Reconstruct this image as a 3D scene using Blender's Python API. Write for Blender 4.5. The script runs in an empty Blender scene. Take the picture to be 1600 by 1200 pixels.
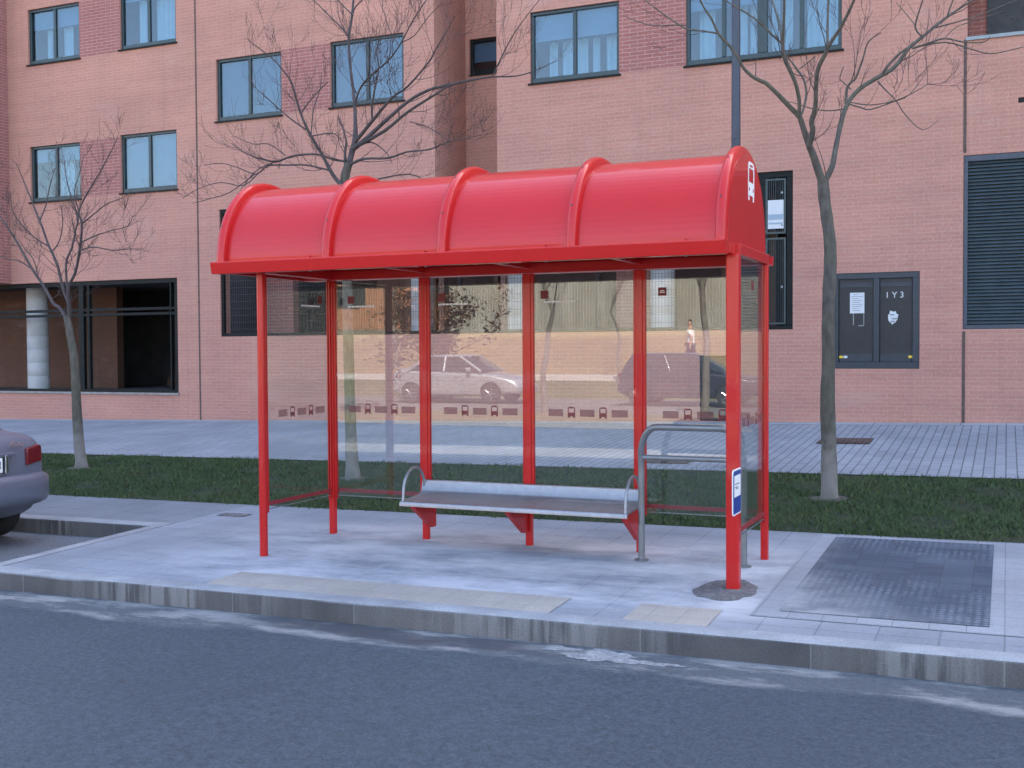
import bpy, bmesh, math, random
import numpy as np
from mathutils import Vector, Matrix, Quaternion
R = math.radians
scn = bpy.context.scene
COL = scn.collection

# ------------------------------------------------------------------ camera
CAM = Vector((0.0, 0.0, 1.6374))
YAW, PITCH, ROLL, FPX = -0.4147, -0.0297, -0.0058, 1756.15
_f = Vector((math.sin(YAW) * math.cos(PITCH), math.cos(YAW) * math.cos(PITCH), math.sin(PITCH)))
_r0 = Vector((math.cos(YAW), -math.sin(YAW), 0.0))
_u0 = _r0.cross(_f)
_r = _r0 * math.cos(ROLL) + _u0 * math.sin(ROLL)
_u = -_r0 * math.sin(ROLL) + _u0 * math.cos(ROLL)
cd = bpy.data.cameras.new('camera')
cam = bpy.data.objects.new('camera', cd)
COL.objects.link(cam)
cd.sensor_width = 36.0
cd.lens = FPX / 1600.0 * 36.0
cd.clip_start = 0.05
cd.clip_end = 2000
m = Matrix((( _r.x, _u.x, -_f.x, CAM.x), (_r.y, _u.y, -_f.y, CAM.y), (_r.z, _u.z, -_f.z, CAM.z), (0, 0, 0, 1)))
cam.matrix_world = m
scn.camera = cam

def at(px, py, Y):
    """a measured point of the photograph taken to the vertical plane at distance Y"""
    d = _f + _r * ((px - 800) / FPX) - _u * ((py - 600) / FPX)
    return CAM + d * (Y / d.y)

# ------------------------------------------------------------------ light
SUN_EL, SUN_AZ = R(45.8), R(25.0)
w = bpy.data.worlds.new('World')
scn.world = w
w.use_nodes = True
nt = w.node_tree
sky = nt.nodes.new('ShaderNodeTexSky')
sky.sky_type = 'NISHITA'
sky.sun_disc = False
sky.sun_elevation = SUN_EL
sky.sun_rotation = SUN_AZ
sky.dust_density = 2.6
sky.ozone_density = 0.7
bg = nt.nodes['Background']
nt.links.new(sky.outputs[0], bg.inputs[0])
bg.inputs[1].default_value = 0.15
sl = bpy.data.lights.new('sun', 'SUN')
sl.energy = 4.6
sl.angle = R(0.53)
sl.color = (1.0, 0.93, 0.82)
so = bpy.data.objects.new('sun', sl)
COL.objects.link(so)
sdir = Vector((math.sin(SUN_AZ) * math.cos(SUN_EL), math.cos(SUN_AZ) * math.cos(SUN_EL), math.sin(SUN_EL)))
so.rotation_euler = (-sdir).to_track_quat('-Z', 'Y').to_euler()
so.location = sdir * 60
scn.view_settings.view_transform = 'Standard'
scn.view_settings.look = 'None'
scn.view_settings.gamma = 1.0
scn.view_settings.exposure = 2.48
scn.cycles.transparent_max_bounces = 24
scn.cycles.max_bounces = 10

# ------------------------------------------------------------------ helpers
class MB:
    def __init__(s):
        s.v = []; s.f = []
    def quad(s, a, b, c, d):
        n = len(s.v); s.v += [tuple(a), tuple(b), tuple(c), tuple(d)]; s.f.append((n, n+1, n+2, n+3))
    def poly(s, pts):
        n = len(s.v); s.v += [tuple(p) for p in pts]; s.f.append(tuple(range(n, n+len(pts))))
    def box(s, x0, x1, y0, y1, z0, z1):
        n = len(s.v)
        s.v += [(x0,y0,z0),(x1,y0,z0),(x1,y1,z0),(x0,y1,z0),(x0,y0,z1),(x1,y0,z1),(x1,y1,z1),(x0,y1,z1)]
        s.f += [(n,n+3,n+2,n+1),(n+4,n+5,n+6,n+7),(n,n+1,n+5,n+4),(n+1,n+2,n+6,n+5),(n+2,n+3,n+7,n+6),(n+3,n,n+4,n+7)]
    def prism(s, poly, axis, a, b):
        """extrude a 2-D polygon; axis 'x': poly=(y,z)  'y': poly=(x,z)  'z': poly=(x,y)"""
        def P(p, t):
            return (t, p[0], p[1]) if axis == 'x' else ((p[0], t, p[1]) if axis == 'y' else (p[0], p[1], t))
        n = len(s.v); k = len(poly)
        s.v += [P(p, a) for p in poly] + [P(p, b) for p in poly]
        s.f.append(tuple(range(n + k - 1, n - 1, -1))); s.f.append(tuple(range(n + k, n + 2 * k)))
        for i in range(k):
            j = (i + 1) % k
            s.f.append((n + i, n + j, n + k + j, n + k + i))
    def tube(s, pts, rad, sides=8, caps=True):
        pts = [Vector(p) for p in pts]
        if not hasattr(rad, '__len__'): rad = [rad] * len(pts)
        n0 = len(s.v); up = None
        for i, p in enumerate(pts):
            t = (pts[min(i + 1, len(pts) - 1)] - pts[max(i - 1, 0)])
            if t.length < 1e-9: t = Vector((0, 0, 1))
            t.normalize()
            if up is None:
                up = Vector((1, 0, 0)) if abs(t.x) < .8 else Vector((0, 1, 0))
            a = (up - t * up.dot(t))
            if a.length < 1e-6: a = t.orthogonal()
            a.normalize(); b = t.cross(a); up = a
            for k in range(sides):
                an = 2 * math.pi * k / sides
                q = p + (a * math.cos(an) + b * math.sin(an)) * rad[i]
                s.v.append((q.x, q.y, q.z))
        for i in range(len(pts) - 1):
            for k in range(sides):
                k2 = (k + 1) % sides
                s.f.append((n0 + i*sides + k, n0 + i*sides + k2, n0 + (i+1)*sides + k2, n0 + (i+1)*sides + k))
        if caps:
            s.f.append(tuple(n0 + k for k in range(sides - 1, -1, -1)))
            e = n0 + (len(pts) - 1) * sides
            s.f.append(tuple(e + k for k in range(sides)))
    def lathe(s, prof, axis_o, axis='z', sides=24):
        """prof: list of (r, t) along axis through axis_o"""
        n0 = len(s.v); o = Vector(axis_o)
        for r, t in prof:
            for k in range(sides):
                a = 2 * math.pi * k / sides
                c, q = math.cos(a) * r, math.sin(a) * r
                if axis == 'z': s.v.append((o.x + c, o.y + q, o.z + t))
                elif axis == 'y': s.v.append((o.x + c, o.y + t, o.z + q))
                else: s.v.append((o.x + t, o.y + c, o.z + q))
        for i in range(len(prof) - 1):
            for k in range(sides):
                k2 = (k + 1) % sides
                s.f.append((n0+i*sides+k, n0+i*sides+k2, n0+(i+1)*sides+k2, n0+(i+1)*sides+k))
        s.f.append(tuple(n0 + k for k in range(sides - 1, -1, -1)))
        e = n0 + (len(prof) - 1) * sides
        s.f.append(tuple(e + k for k in range(sides)))

def wloc(o):
    v = Vector((0, 0, 0))
    while o is not None:
        v += o.location; o = o.parent
    return v

def build(name, mb, mat, parent=None, smooth=False, bevel=0.0, seg=2, local=False, angle=40):
    me = bpy.data.meshes.new(name)
    off = Vector((0, 0, 0)) if (local or parent is None) else wloc(parent)
    me.from_pydata([(x - off.x, y - off.y, z - off.z) for x, y, z in mb.v], [], mb.f)
    bm = bmesh.new(); bm.from_mesh(me)
    bmesh.ops.recalc_face_normals(bm, faces=bm.faces)
    bm.to_mesh(me); bm.free()
    o = bpy.data.objects.new(name, me)
    COL.objects.link(o)
    if parent is not None: o.parent = parent
    if mat is not None: me.materials.append(mat)
    if smooth:
        me.shade_smooth() if hasattr(me, 'shade_smooth') else None
        try: me.set_sharp_from_angle(angle=R(angle))
        except Exception: pass
    if bevel > 0:
        b = o.modifiers.new('bevel', 'BEVEL'); b.width = bevel; b.segments = seg; b.limit_method = 'ANGLE'; b.angle_limit = R(35)
    return o

def tag(o, label=None, cat=None, group=None, kind=None):
    if label: o['label'] = label
    if cat: o['category'] = cat
    if group: o['group'] = group
    if kind: o['kind'] = kind
    return o

def thing(name, label, cat, loc, group=None):
    o = bpy.data.objects.new(name, None)
    COL.objects.link(o); o.location = loc; o.empty_display_size = .2
    return tag(o, label, cat, group)

# ------------------------------------------------------------------ materials
def newmat(name):
    mt = bpy.data.materials.new(name); mt.use_nodes = True
    return mt, mt.node_tree, mt.node_tree.nodes['Principled BSDF']

def node(nt, t, **kw):
    n = nt.nodes.new(t)
    for k, v in kw.items():
        if k.startswith('i_'): n.inputs[k[2:]].default_value = v
        else: setattr(n, k, v)
    return n

def c4(c): return (c[0], c[1], c[2], 1.0)

def noise(nt, vec, scale, detail=4, rough=.55):
    n = node(nt, 'ShaderNodeTexNoise'); n.inputs['Scale'].default_value = scale
    n.inputs['Detail'].default_value = detail; n.inputs['Roughness'].default_value = rough
    nt.links.new(vec, n.inputs['Vector']); return n.outputs['Fac']

def ramp(nt, fac, a, b, ca=0.0, cb=1.0):
    n = node(nt, 'ShaderNodeMapRange'); n.inputs['From Min'].default_value = a; n.inputs['From Max'].default_value = b
    n.inputs['To Min'].default_value = ca; n.inputs['To Max'].default_value = cb; n.clamp = True
    nt.links.new(fac, n.inputs['Value']); return n.outputs[0]

def mixc(nt, fac, a, b, mode='MIX'):
    n = node(nt, 'ShaderNodeMix', data_type='RGBA', blend_type=mode)
    if hasattr(fac, 'links') or hasattr(fac, 'node'): nt.links.new(fac, n.inputs[0])
    else: n.inputs[0].default_value = fac
    for v, i in ((a, 6), (b, 7)):
        if isinstance(v, (tuple, list)): n.inputs[i].default_value = c4(v)
        else: nt.links.new(v, n.inputs[i])
    return n.outputs[2]

def math_(nt, op, a, b=None):
    n = node(nt, 'ShaderNodeMath', operation=op)
    for v, i in ((a, 0), (b, 1)):
        if v is None: continue
        if isinstance(v, (int, float)): n.inputs[i].default_value = v
        else: nt.links.new(v, n.inputs[i])
    return n.outputs[0]

def bump(nt, p, h, strength=.3, dist=.01):
    b = node(nt, 'ShaderNodeBump'); b.inputs['Strength'].default_value = strength; b.inputs['Distance'].default_value = dist
    nt.links.new(h, b.inputs['Height']); nt.links.new(b.outputs[0], p.inputs['Normal'])

def coords(nt, scale=None):
    t = node(nt, 'ShaderNodeTexCoord').outputs['Object']
    if scale:
        mp = node(nt, 'ShaderNodeMapping'); mp.inputs['Scale'].default_value = scale
        nt.links.new(t, mp.inputs['Vector']); return mp.outputs[0]
    return t

def plain(name, col, rough=.5, metal=0.0, var=.12, scale=9, bumps=0.0, coat=0.0, spec=.5):
    mt, nt, p = newmat(name)
    v = coords(nt)
    n1 = ramp(nt, noise(nt, v, scale, 5), .3, .7)
    d = tuple(c * (1 - var) for c in col); l = tuple(min(1, c * (1 + var)) for c in col)
    nt.links.new(mixc(nt, n1, d, l), p.inputs['Base Color'])
    p.inputs['Roughness'].default_value = rough; p.inputs['Metallic'].default_value = metal
    p.inputs['Specular IOR Level'].default_value = spec
    if coat: p.inputs['Coat Weight'].default_value = coat; p.inputs['Coat Roughness'].default_value = .08
    nt.links.new(ramp(nt, noise(nt, v, scale * 2.3, 4), .3, .7, max(0, rough - .06), min(1, rough + .08)), p.inputs['Roughness'])
    if bumps: bump(nt, p, noise(nt, v, scale * 14, 3), bumps, .004)
    return mt

def brick_mat(name, c1, c2, mortar, soot=.25):
    mt, nt, p = newmat(name)
    tc = node(nt, 'ShaderNodeTexCoord'); ge = node(nt, 'ShaderNodeNewGeometry')
    sp = node(nt, 'ShaderNodeSeparateXYZ'); nt.links.new(tc.outputs['Object'], sp.inputs[0])
    sn = node(nt, 'ShaderNodeSeparateXYZ'); nt.links.new(ge.outputs['Normal'], sn.inputs[0])
    side = math_(nt, 'GREATER_THAN', math_(nt, 'ABSOLUTE', sn.outputs[0]), .6)
    mu = node(nt, 'ShaderNodeMix', data_type='FLOAT'); nt.links.new(side, mu.inputs[0])
    nt.links.new(sp.outputs[0], mu.inputs[2]); nt.links.new(sp.outputs[1], mu.inputs[3])
    cb = node(nt, 'ShaderNodeCombineXYZ'); nt.links.new(mu.outputs[0], cb.inputs[0]); nt.links.new(sp.outputs[2], cb.inputs[1])
    b = node(nt, 'ShaderNodeTexBrick'); nt.links.new(cb.outputs[0], b.inputs['Vector'])
    b.inputs['Scale'].default_value = 1.0; b.inputs['Brick Width'].default_value = .25; b.inputs['Row Height'].default_value = .0625
    b.inputs['Mortar Size'].default_value = .0055; b.inputs['Mortar Smooth'].default_value = .25; b.inputs['Bias'].default_value = 0
    b.offset = .5
    b.inputs['Color1'].default_value = c4(c1); b.inputs['Color2'].default_value = c4(c2); b.inputs['Mortar'].default_value = c4(mortar)
    v = tc.outputs['Object']
    big = ramp(nt, noise(nt, v, .55, 5, .6), .3, .72)
    col = mixc(nt, big, tuple([1 - soot * .42, 1 - soot * .45, 1 - soot * .4]), (1.08, 1.05, 1.02))
    out = mixc(nt, 1.0, b.outputs['Color'], col, 'MULTIPLY')
    fine = ramp(nt, noise(nt, v, 26, 3), .25, .75)
    out = mixc(nt, 1.0, out, mixc(nt, fine, (.86, .86, .86), (1.1, 1.1, 1.1)), 'MULTIPLY')
    # efflorescence: pale blotches of lime
    lime = ramp(nt, noise(nt, coords(nt, (.5, .5, 1.1)), 1.1, 6, .62), .58, .74, 0, .28)
    out = mixc(nt, lime, out, (.50, .36, .31))
    # weather streaks: faint courses and vertical runs
    crs = ramp(nt, noise(nt, coords(nt, (.25, .25, 3.2)), 1.2, 4, .6), .3, .7)
    out = mixc(nt, 1.0, out, mixc(nt, crs, (.93, .92, .93), (1.06, 1.06, 1.05)), 'MULTIPLY')
    runs = ramp(nt, noise(nt, coords(nt, (2.6, 2.6, .22)), 1.3, 5, .65), .55, .78, 0, .30)
    out = mixc(nt, runs, out, (.23, .135, .12))
    nt.links.new(out, p.inputs['Base Color']); p.inputs['Roughness'].default_value = .9
    inv = math_(nt, 'SUBTRACT', 1.0, b.outputs['Fac'])
    bump(nt, p, inv, .35, .004)
    return mt

def glass_mat(name, f0=.09, tint=(1, 1, 1), rough=.0, dirt=.0):
    """thin clear sheet: Schlick mix of straight-through and mirror light at each face"""
    mt, nt, p = newmat(name); nt.nodes.remove(p)
    lw = node(nt, 'ShaderNodeLayerWeight'); lw.inputs['Blend'].default_value = .5
    k = math_(nt, 'POWER', lw.outputs['Facing'], 5.0)
    fr = math_(nt, 'ADD', math_(nt, 'MULTIPLY', k, 1 - f0), f0)
    tr = node(nt, 'ShaderNodeBsdfTransparent'); tr.inputs[0].default_value = c4(tint)
    gl = node(nt, 'ShaderNodeBsdfGlossy'); gl.inputs['Roughness'].default_value = rough
    # float-glass waviness so mirrored lines wander a little
    bp = node(nt, 'ShaderNodeBump'); bp.inputs['Strength'].default_value = .022; bp.inputs['Distance'].default_value = .003
    nt.links.new(noise(nt, coords(nt), 1.6, 1), bp.inputs['Height']); nt.links.new(bp.outputs[0], gl.inputs['Normal'])
    mx = node(nt, 'ShaderNodeMixShader'); nt.links.new(fr, mx.inputs[0]); nt.links.new(tr.outputs[0], mx.inputs[1]); nt.links.new(gl.outputs[0], mx.inputs[2])
    last = mx
    if dirt:
        df = node(nt, 'ShaderNodeBsdfDiffuse'); df.inputs[0].default_value = (.6, .58, .55, 1)
        m2 = node(nt, 'ShaderNodeMixShader'); nt.links.new(ramp(nt, noise(nt, coords(nt), 5, 5), .35, .8, dirt * .4, dirt), m2.inputs[0])
        nt.links.new(mx.outputs[0], m2.inputs[1]); nt.links.new(df.outputs[0], m2.inputs[2]); last = m2
    nt.links.new(last.outputs[0], nt.nodes['Material Output'].inputs['Surface'])
    return mt

M = {}
M['brick'] = brick_mat('salmon_brick', (.468, .232, .176), (.436, .211, .159), (.468, .286, .232))
M['red_brick'] = brick_mat('dark_red_brick', (.325, .130, .112), (.295, .115, .098), (.44, .28, .25), .15)
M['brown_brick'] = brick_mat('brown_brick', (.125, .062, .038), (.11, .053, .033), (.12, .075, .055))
def lacquer():
    mt, nt, p = newmat('red_lacquer')
    nt.links.new(mixc(nt, ramp(nt, noise(nt, coords(nt), 1.3, 4), .3, .7), (.49, .0105, .0105), (.52, .012, .012)), p.inputs['Base Color'])
    p.inputs['Roughness'].default_value = .42; p.inputs['Specular IOR Level'].default_value = .25
    p.inputs['Coat Weight'].default_value = .48; p.inputs['Coat Roughness'].default_value = .04; p.inputs['Coat IOR'].default_value = 1.45
    bump(nt, p, noise(nt, coords(nt), 2.2, 2), .03, .01)
    return mt
M['red'] = lacquer()
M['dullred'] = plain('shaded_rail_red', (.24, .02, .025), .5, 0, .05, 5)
M['frame'] = plain('green_black_frame', (.007, .009, .009), .55, 0, .2, 8, 0, 0, .2)
M['teal'] = plain('dark_teal_aluminium', (.014, .034, .038), .35, .0, .15, 8)
M['black'] = plain('black_paint', (.016, .016, .018), .5, 0, .2, 6)
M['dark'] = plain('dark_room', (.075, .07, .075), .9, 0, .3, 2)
M['steel'] = plain('brushed_stainless', (.35, .355, .37), .5, 1.0, .08, 14)
M['tube'] = plain('grey_painted_tube', (.22, .23, .24), .38, .55, .1, 12)
M['white'] = plain('white_plastic', (.78, .78, .76), .5, 0, .04, 10)
M['shelterglass'] = glass_mat('shelter_glass', .070, (.965, .985, .975), 0, .015)
M['winglass'] = glass_mat('window_glass', .075, (.62, .74, .80), .0)
M['blind'] = plain('pale_roller_shutter', (.27, .34, .41), .6, 0, .06, 4)
M['darkblind'] = plain('slate_roller_shutter', (.085, .14, .21), .6, 0, .06, 4)
M['curtain'] = plain('white_net_curtain', (.78, .79, .80), .85, 0, .05, 4)
M['concrete'] = plain('column_concrete', (.40, .40, .39), .85, 0, .12, 3, .2)
M['sill'] = plain('metal_sill', (.22, .24, .25), .45, .6, .15, 6)
def frit(name, col, cover):
    mt = plain(name, col, .6, 0, .06, 20); nt = mt.node_tree; p = nt.nodes['Principled BSDF']
    tr = node(nt, 'ShaderNodeBsdfTransparent'); mx = node(nt, 'ShaderNodeMixShader'); mx.inputs[0].default_value = cover
    nt.links.new(tr.outputs[0], mx.inputs[1]); nt.links.new(p.outputs[0], mx.inputs[2]); nt.links.new(mx.outputs[0], nt.nodes['Material Output'].inputs['Surface'])
    return mt
M['film'] = frit('brick_coloured_frit', (.24, .085, .08), .42)
M['busfrit'] = frit('dark_red_frit', (.20, .022, .028), .62)
M['darkfilm'] = plain('dark_red_film', (.17, .02, .024), .6, 0, .06, 20)
M['paper'] = plain('notice_paper', (.56, .57, .58), .8, 0, .04, 12)
M['ink'] = plain('printed_ink', (.16, .17, .2), .8, 0, .1, 30)
M['yellow'] = plain('yellow_sticker', (.72, .48, .03), .5, 0, .05, 20)
M['blue'] = plain('blue_sign_face', (.02, .05, .25), .35, 0, .06, 20)
M['rust'] = plain('brown_iron_cover', (.105, .07, .058), .75, .2, .25, 12, .3)
M['lamp'] = plain('blue_grey_lamp_post', (.042, .052, .072), .45, .1, .12, 9)
M['paleiron'] = plain('dusty_iron', (.17, .165, .175), .8, .1, .2, 12, .3)
M['slate'] = plain('slate_grey_paint', (.026, .034, .044), .45, .1, .15, 9)
M['rubber'] = plain('tyre_rubber', (.016, .016, .017), .8, 0, .2, 12)
M['rim'] = plain('alloy_rim', (.45, .46, .48), .3, .9, .08, 12)
M['carblue'] = plain('silver_blue_car_paint', (.15, .165, .215), .34, .3, .02, 2, 0, .3)
M['carsilver'] = plain('silver_car_paint', (.50, .51, .55), .28, .5, .04, 3, 0, .5)
M['carnavy'] = plain('navy_car_paint', (.022, .026, .05), .25, .2, .05, 3, 0, .6)
M['carglass'] = plain('tinted_car_glass', (.02, .024, .028), .06, 0, .1, 3)
M['taillight'] = plain('red_lamp_plastic', (.13, .006, .010), .2, 0, .2, 18, 0, .5)
M['headlight'] = plain('clear_lamp', (.7, .72, .75), .12, .3, .05, 9, 0, .8)
M['chrome'] = plain('chrome', (.75, .75, .77), .12, 1, .04, 9)
M['trousers'] = plain('dark_trousers', (.03, .032, .045), .9, 0, .15, 12)
M['tee'] = plain('white_cotton', (.82, .82, .80), .9, 0, .05, 12)
M['skin'] = plain('skin', (.48, .27, .19), .55, 0, .08, 14)
M['hair'] = plain('dark_hair', (.02, .014, .011), .6, 0, .2, 30)
M['tealslat'] = plain('louvre_slat', (.055, .076, .088), .45, 0, .15, 6)
M['leafdry'] = plain('dry_brown_leaf', (.17, .085, .045), .8, 0, .35, 1.3)
M['farconc'] = None

def bark_mat():
    mt, nt, p = newmat('bark')
    v = coords(nt, (1, 1, .35)); n1 = noise(nt, v, 22, 5)
    col = mixc(nt, ramp(nt, n1, .3, .7), (.055, .047, .040), (.125, .112, .092))
    z = node(nt, 'ShaderNodeSeparateXYZ'); nt.links.new(coords(nt), z.inputs[0])
    # lichen-pale foot of the trunk, greenish middle
    foot = ramp(nt, math_(nt, 'ADD', z.outputs[2], ramp(nt, noise(nt, coords(nt), 7, 4), .3, .7, -.22, .22)), .25, .75, 1, 0)
    col = mixc(nt, math_(nt, 'MULTIPLY', foot, .75), col, (.26, .235, .215))
    moss = ramp(nt, noise(nt, coords(nt), 3.5, 5), .45, .65, 0, .5)
    col = mixc(nt, moss, col, (.085, .088, .052))
    nt.links.new(col, p.inputs['Base Color']); p.inputs['Roughness'].default_value = .9
    bump(nt, p, n1, .5, .012); return mt
M['bark'] = bark_mat()
M['palebark'] = plain('pale_dry_bark', (.20, .175, .15), .9, 0, .3, 6, .3)
M['limb'] = plain('dark_limb_bark', (.066, .052, .052), .85, 0, .3, 9, .3)
M['twig'] = plain('twig_bark', (.060, .040, .038), .85, 0, .25, 5)

def asphalt_mat():
    mt, nt, p = newmat('asphalt'); v = coords(nt)
    g = noise(nt, v, 70, 3, .75); g2 = noise(nt, v, 24, 4, .7); big = noise(nt, v, .45, 5, .6)
    col = mixc(nt, ramp(nt, g, .3, .72), (.022, .031, .043), (.062, .083, .104))
    col = mixc(nt, 1.0, col, mixc(nt, ramp(nt, g2, .3, .7), (.66, .66, .66), (1.28, 1.28, 1.28)), 'MULTIPLY')
    col = mixc(nt, 1.0, col, mixc(nt, ramp(nt, big, .3, .7), (.84, .84, .86), (1.14, 1.13, 1.1)), 'MULTIPLY')
    # small oil spots
    spots = ramp(nt, noise(nt, coords(nt, (1, 1.6, 1)), 5.5, 2, .5), .74, .79, 0, .6)
    col = mixc(nt, spots, col, (.03, .03, .032))
    sp = node(nt, 'ShaderNodeSeparateXYZ'); nt.links.new(v, sp.inputs[0])
    # gutter channel beside the kerb: cement wash in blotches, broken dark damp strip
    wob = ramp(nt, noise(nt, v, 1.3, 4), .3, .7, -.10, .10)
    yy = math_(nt, 'ADD', sp.outputs[1], wob)
    chan = math_(nt, 'MULTIPLY', ramp(nt, yy, 5.84, 5.93), ramp(nt, noise(nt, coords(nt, (.8, 2.2, 1)), 1.9, 9, .72), .47, .60, .12, .68))
    col = mixc(nt, chan, col, (.30, .30, .295))
    damp = math_(nt, 'MULTIPLY', math_(nt, 'MULTIPLY', ramp(nt, yy, 5.98, 6.03), ramp(nt, yy, 6.30, 6.26)), math_(nt, 'MULTIPLY', math_(nt, 'MULTIPLY', ramp(nt, sp.outputs[0], -4.9, -4.2), ramp(nt, sp.outputs[0], -2.3, -2.75)), ramp(nt, noise(nt, coords(nt, (1.2, 2, 1)), 2.2, 6, .7), .25, .5, .35, .9)))
    col = mixc(nt, damp, col, (.045, .047, .055))
    streak = math_(nt, 'MULTIPLY', ramp(nt, noise(nt, coords(nt, (.6, 3.2, 1)), 2.4, 6, .68), .62, .74, 0, .5), ramp(nt, sp.outputs[1], 5.62, 5.95))
    col = mixc(nt, streak, col, (.33, .33, .325))
    nt.links.new(col, p.inputs['Base Color']); p.inputs['Roughness'].default_value = .88
    bump(nt, p, g, .5, .006); return mt
M['asphalt'] = asphalt_mat()

def paving_mat(name, c1, c2, joint, w, h, dust=0.0, msize=.006, offset=.5, dustc=(.53, .535, .55), rot=0):
    mt, nt, p = newmat(name); v = coords(nt)
    mp = node(nt, 'ShaderNodeMapping'); mp.inputs['Rotation'].default_value = (0, 0, rot); nt.links.new(v, mp.inputs[0])
    b = node(nt, 'ShaderNodeTexBrick'); nt.links.new(mp.outputs[0], b.inputs['Vector'])
    b.offset = offset
    b.inputs['Scale'].default_value = 1; b.inputs['Brick Width'].default_value = w; b.inputs['Row Height'].default_value = h
    b.inputs['Mortar Size'].default_value = msize; b.inputs['Mortar Smooth'].default_value = .3; b.inputs['Bias'].default_value = 0
    b.inputs['Color1'].default_value = c4(c1); b.inputs['Color2'].default_value = c4(c2); b.inputs['Mortar'].default_value = c4(joint)
    big = ramp(nt, noise(nt, v, .9, 6, .62), .32, .7)
    col = mixc(nt, 1, b.outputs['Color'], mixc(nt, big, (.78, .79, .80), (1.12, 1.12, 1.12)), 'MULTIPLY')
    fine = ramp(nt, noise(nt, v, 60, 3), .3, .7)
    col = mixc(nt, 1, col, mixc(nt, fine, (.88, .88, .88), (1.1, 1.1, 1.1)), 'MULTIPLY')
    if dust:
        sp = node(nt, 'ShaderNodeSeparateXYZ'); nt.links.new(v, sp.inputs[0])
        # cement dust trodden over the slabs round the new shelter
        dx = ramp(nt, sp.outputs[0], -6.9, -5.2); dx2 = ramp(nt, sp.outputs[0], -.9, -1.7)
        dy = ramp(nt, sp.outputs[1], 6.45, 6.85); dy2 = ramp(nt, sp.outputs[1], 9.2, 8.3)
        area = math_(nt, 'MULTIPLY', math_(nt, 'MULTIPLY', dx, dx2), math_(nt, 'MULTIPLY', dy, dy2))
        dn = ramp(nt, noise(nt, coords(nt, (.7, 1.3, 1)), 1.5, 8, .68), .36, .60, .05, 1.0)
        col = mixc(nt, math_(nt, 'MULTIPLY', math_(nt, 'MULTIPLY', area, dn), dust), col, dustc)
        damp = math_(nt, 'MULTIPLY', ramp(nt, noise(nt, coords(nt, (.5, 1.6, 1)), 2.3, 5, .6), .60, .70, 0, .45), ramp(nt, sp.outputs[1], 9.4, 8.0))
        col = mixc(nt, damp, col, (.20, .205, .215))
    nt.links.new(col, p.inputs['Base Color']); p.inputs['Roughness'].default_value = .88
    bump(nt, p, math_(nt, 'SUBTRACT', 1.0, b.outputs['Fac']), .3, .004)
    return mt
def setts_mat():
    mt, nt, p = newmat('dark_studded_setts'); v = coords(nt)
    vo = node(nt, 'ShaderNodeTexVoronoi'); vo.inputs['Scale'].default_value = 20; vo.inputs['Randomness'].default_value = .15; nt.links.new(v, vo.inputs['Vector'])
    stud = ramp(nt, vo.outputs['Distance'], .25, .42, 1, 0)
    tile = node(nt, 'ShaderNodeTexBrick'); nt.links.new(v, tile.inputs['Vector']); tile.offset = 0
    tile.inputs['Scale'].default_value = 1; tile.inputs['Brick Width'].default_value = .2; tile.inputs['Row Height'].default_value = .2; tile.inputs['Mortar Size'].default_value = .004; tile.inputs['Bias'].default_value = 0
    tile.inputs['Color1'].default_value = (.060, .073, .098, 1); tile.inputs['Color2'].default_value = (.085, .103, .132, 1); tile.inputs['Mortar'].default_value = (.06, .065, .08, 1)
    col = mixc(nt, math_(nt, 'MULTIPLY', stud, ramp(nt, noise(nt, v, 4.5, 5), .4, .65, .05, .75)), tile.outputs['Color'], (.19, .225, .265))
    sp = node(nt, 'ShaderNodeSeparateXYZ'); nt.links.new(v, sp.inputs[0])
    # cement dust swept over the front-left corner of the panel
    corner = math_(nt, 'ADD', ramp(nt, sp.outputs[1], 8.2, 6.95), ramp(nt, sp.outputs[0], -.5, -1.25))
    dust = math_(nt, 'MULTIPLY', ramp(nt, corner, .8, 1.9), ramp(nt, noise(nt, v, 2.6, 6, .65), .3, .6, .25, 1))
    col = mixc(nt, dust, col, (.36, .37, .38))
    col = mixc(nt, ramp(nt, noise(nt, coords(nt, (1, 2.2, 1)), 1.5, 5), .5, .72, 0, .4), col, (.13, .155, .185))
    nt.links.new(col, p.inputs['Base Color']); p.inputs['Roughness'].default_value = .95; p.inputs['Specular IOR Level'].default_value = .2
    bump(nt, p, stud, .4, .004); return mt
M['slab'] = paving_mat('pavement_slabs', (.245, .265, .295), (.225, .243, .272), (.165, .178, .20), .33, .33, .92, .006, 0)
M['oldslab'] = paving_mat('old_pavement_slabs', (.20, .215, .235), (.175, .19, .21), (.125, .135, .15), .33, .33, 0, .006, 0)
M['upslab'] = paving_mat('grooved_pavement', (.315, .325, .345), (.28, .29, .31), (.125, .13, .145), .44, .112, 0, .008, .5, rot=R(90))
M['border'] = paving_mat('wall_border_slabs', (.36, .37, .38), (.32, .33, .34), (.13, .135, .15), .6, .4, 0, .008)
M['kerbtop'] = None
M['pale'] = paving_mat('pale_far_slabs', (.31, .295, .28), (.29, .275, .26), (.24, .23, .22), .4, .4, 0)
M['tactile'] = paving_mat('yellow_tactile_tiles', (.40, .365, .315), (.37, .335, .29), (.31, .29, .26), .2, .2, 0, .004, 0)
M['greypanel'] = setts_mat()
M['frampanel'] = paving_mat('cream_edge_tiles', (.30, .315, .34), (.27, .285, .31), (.20, .21, .225), .2, .2, 0, .004, 0)

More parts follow.
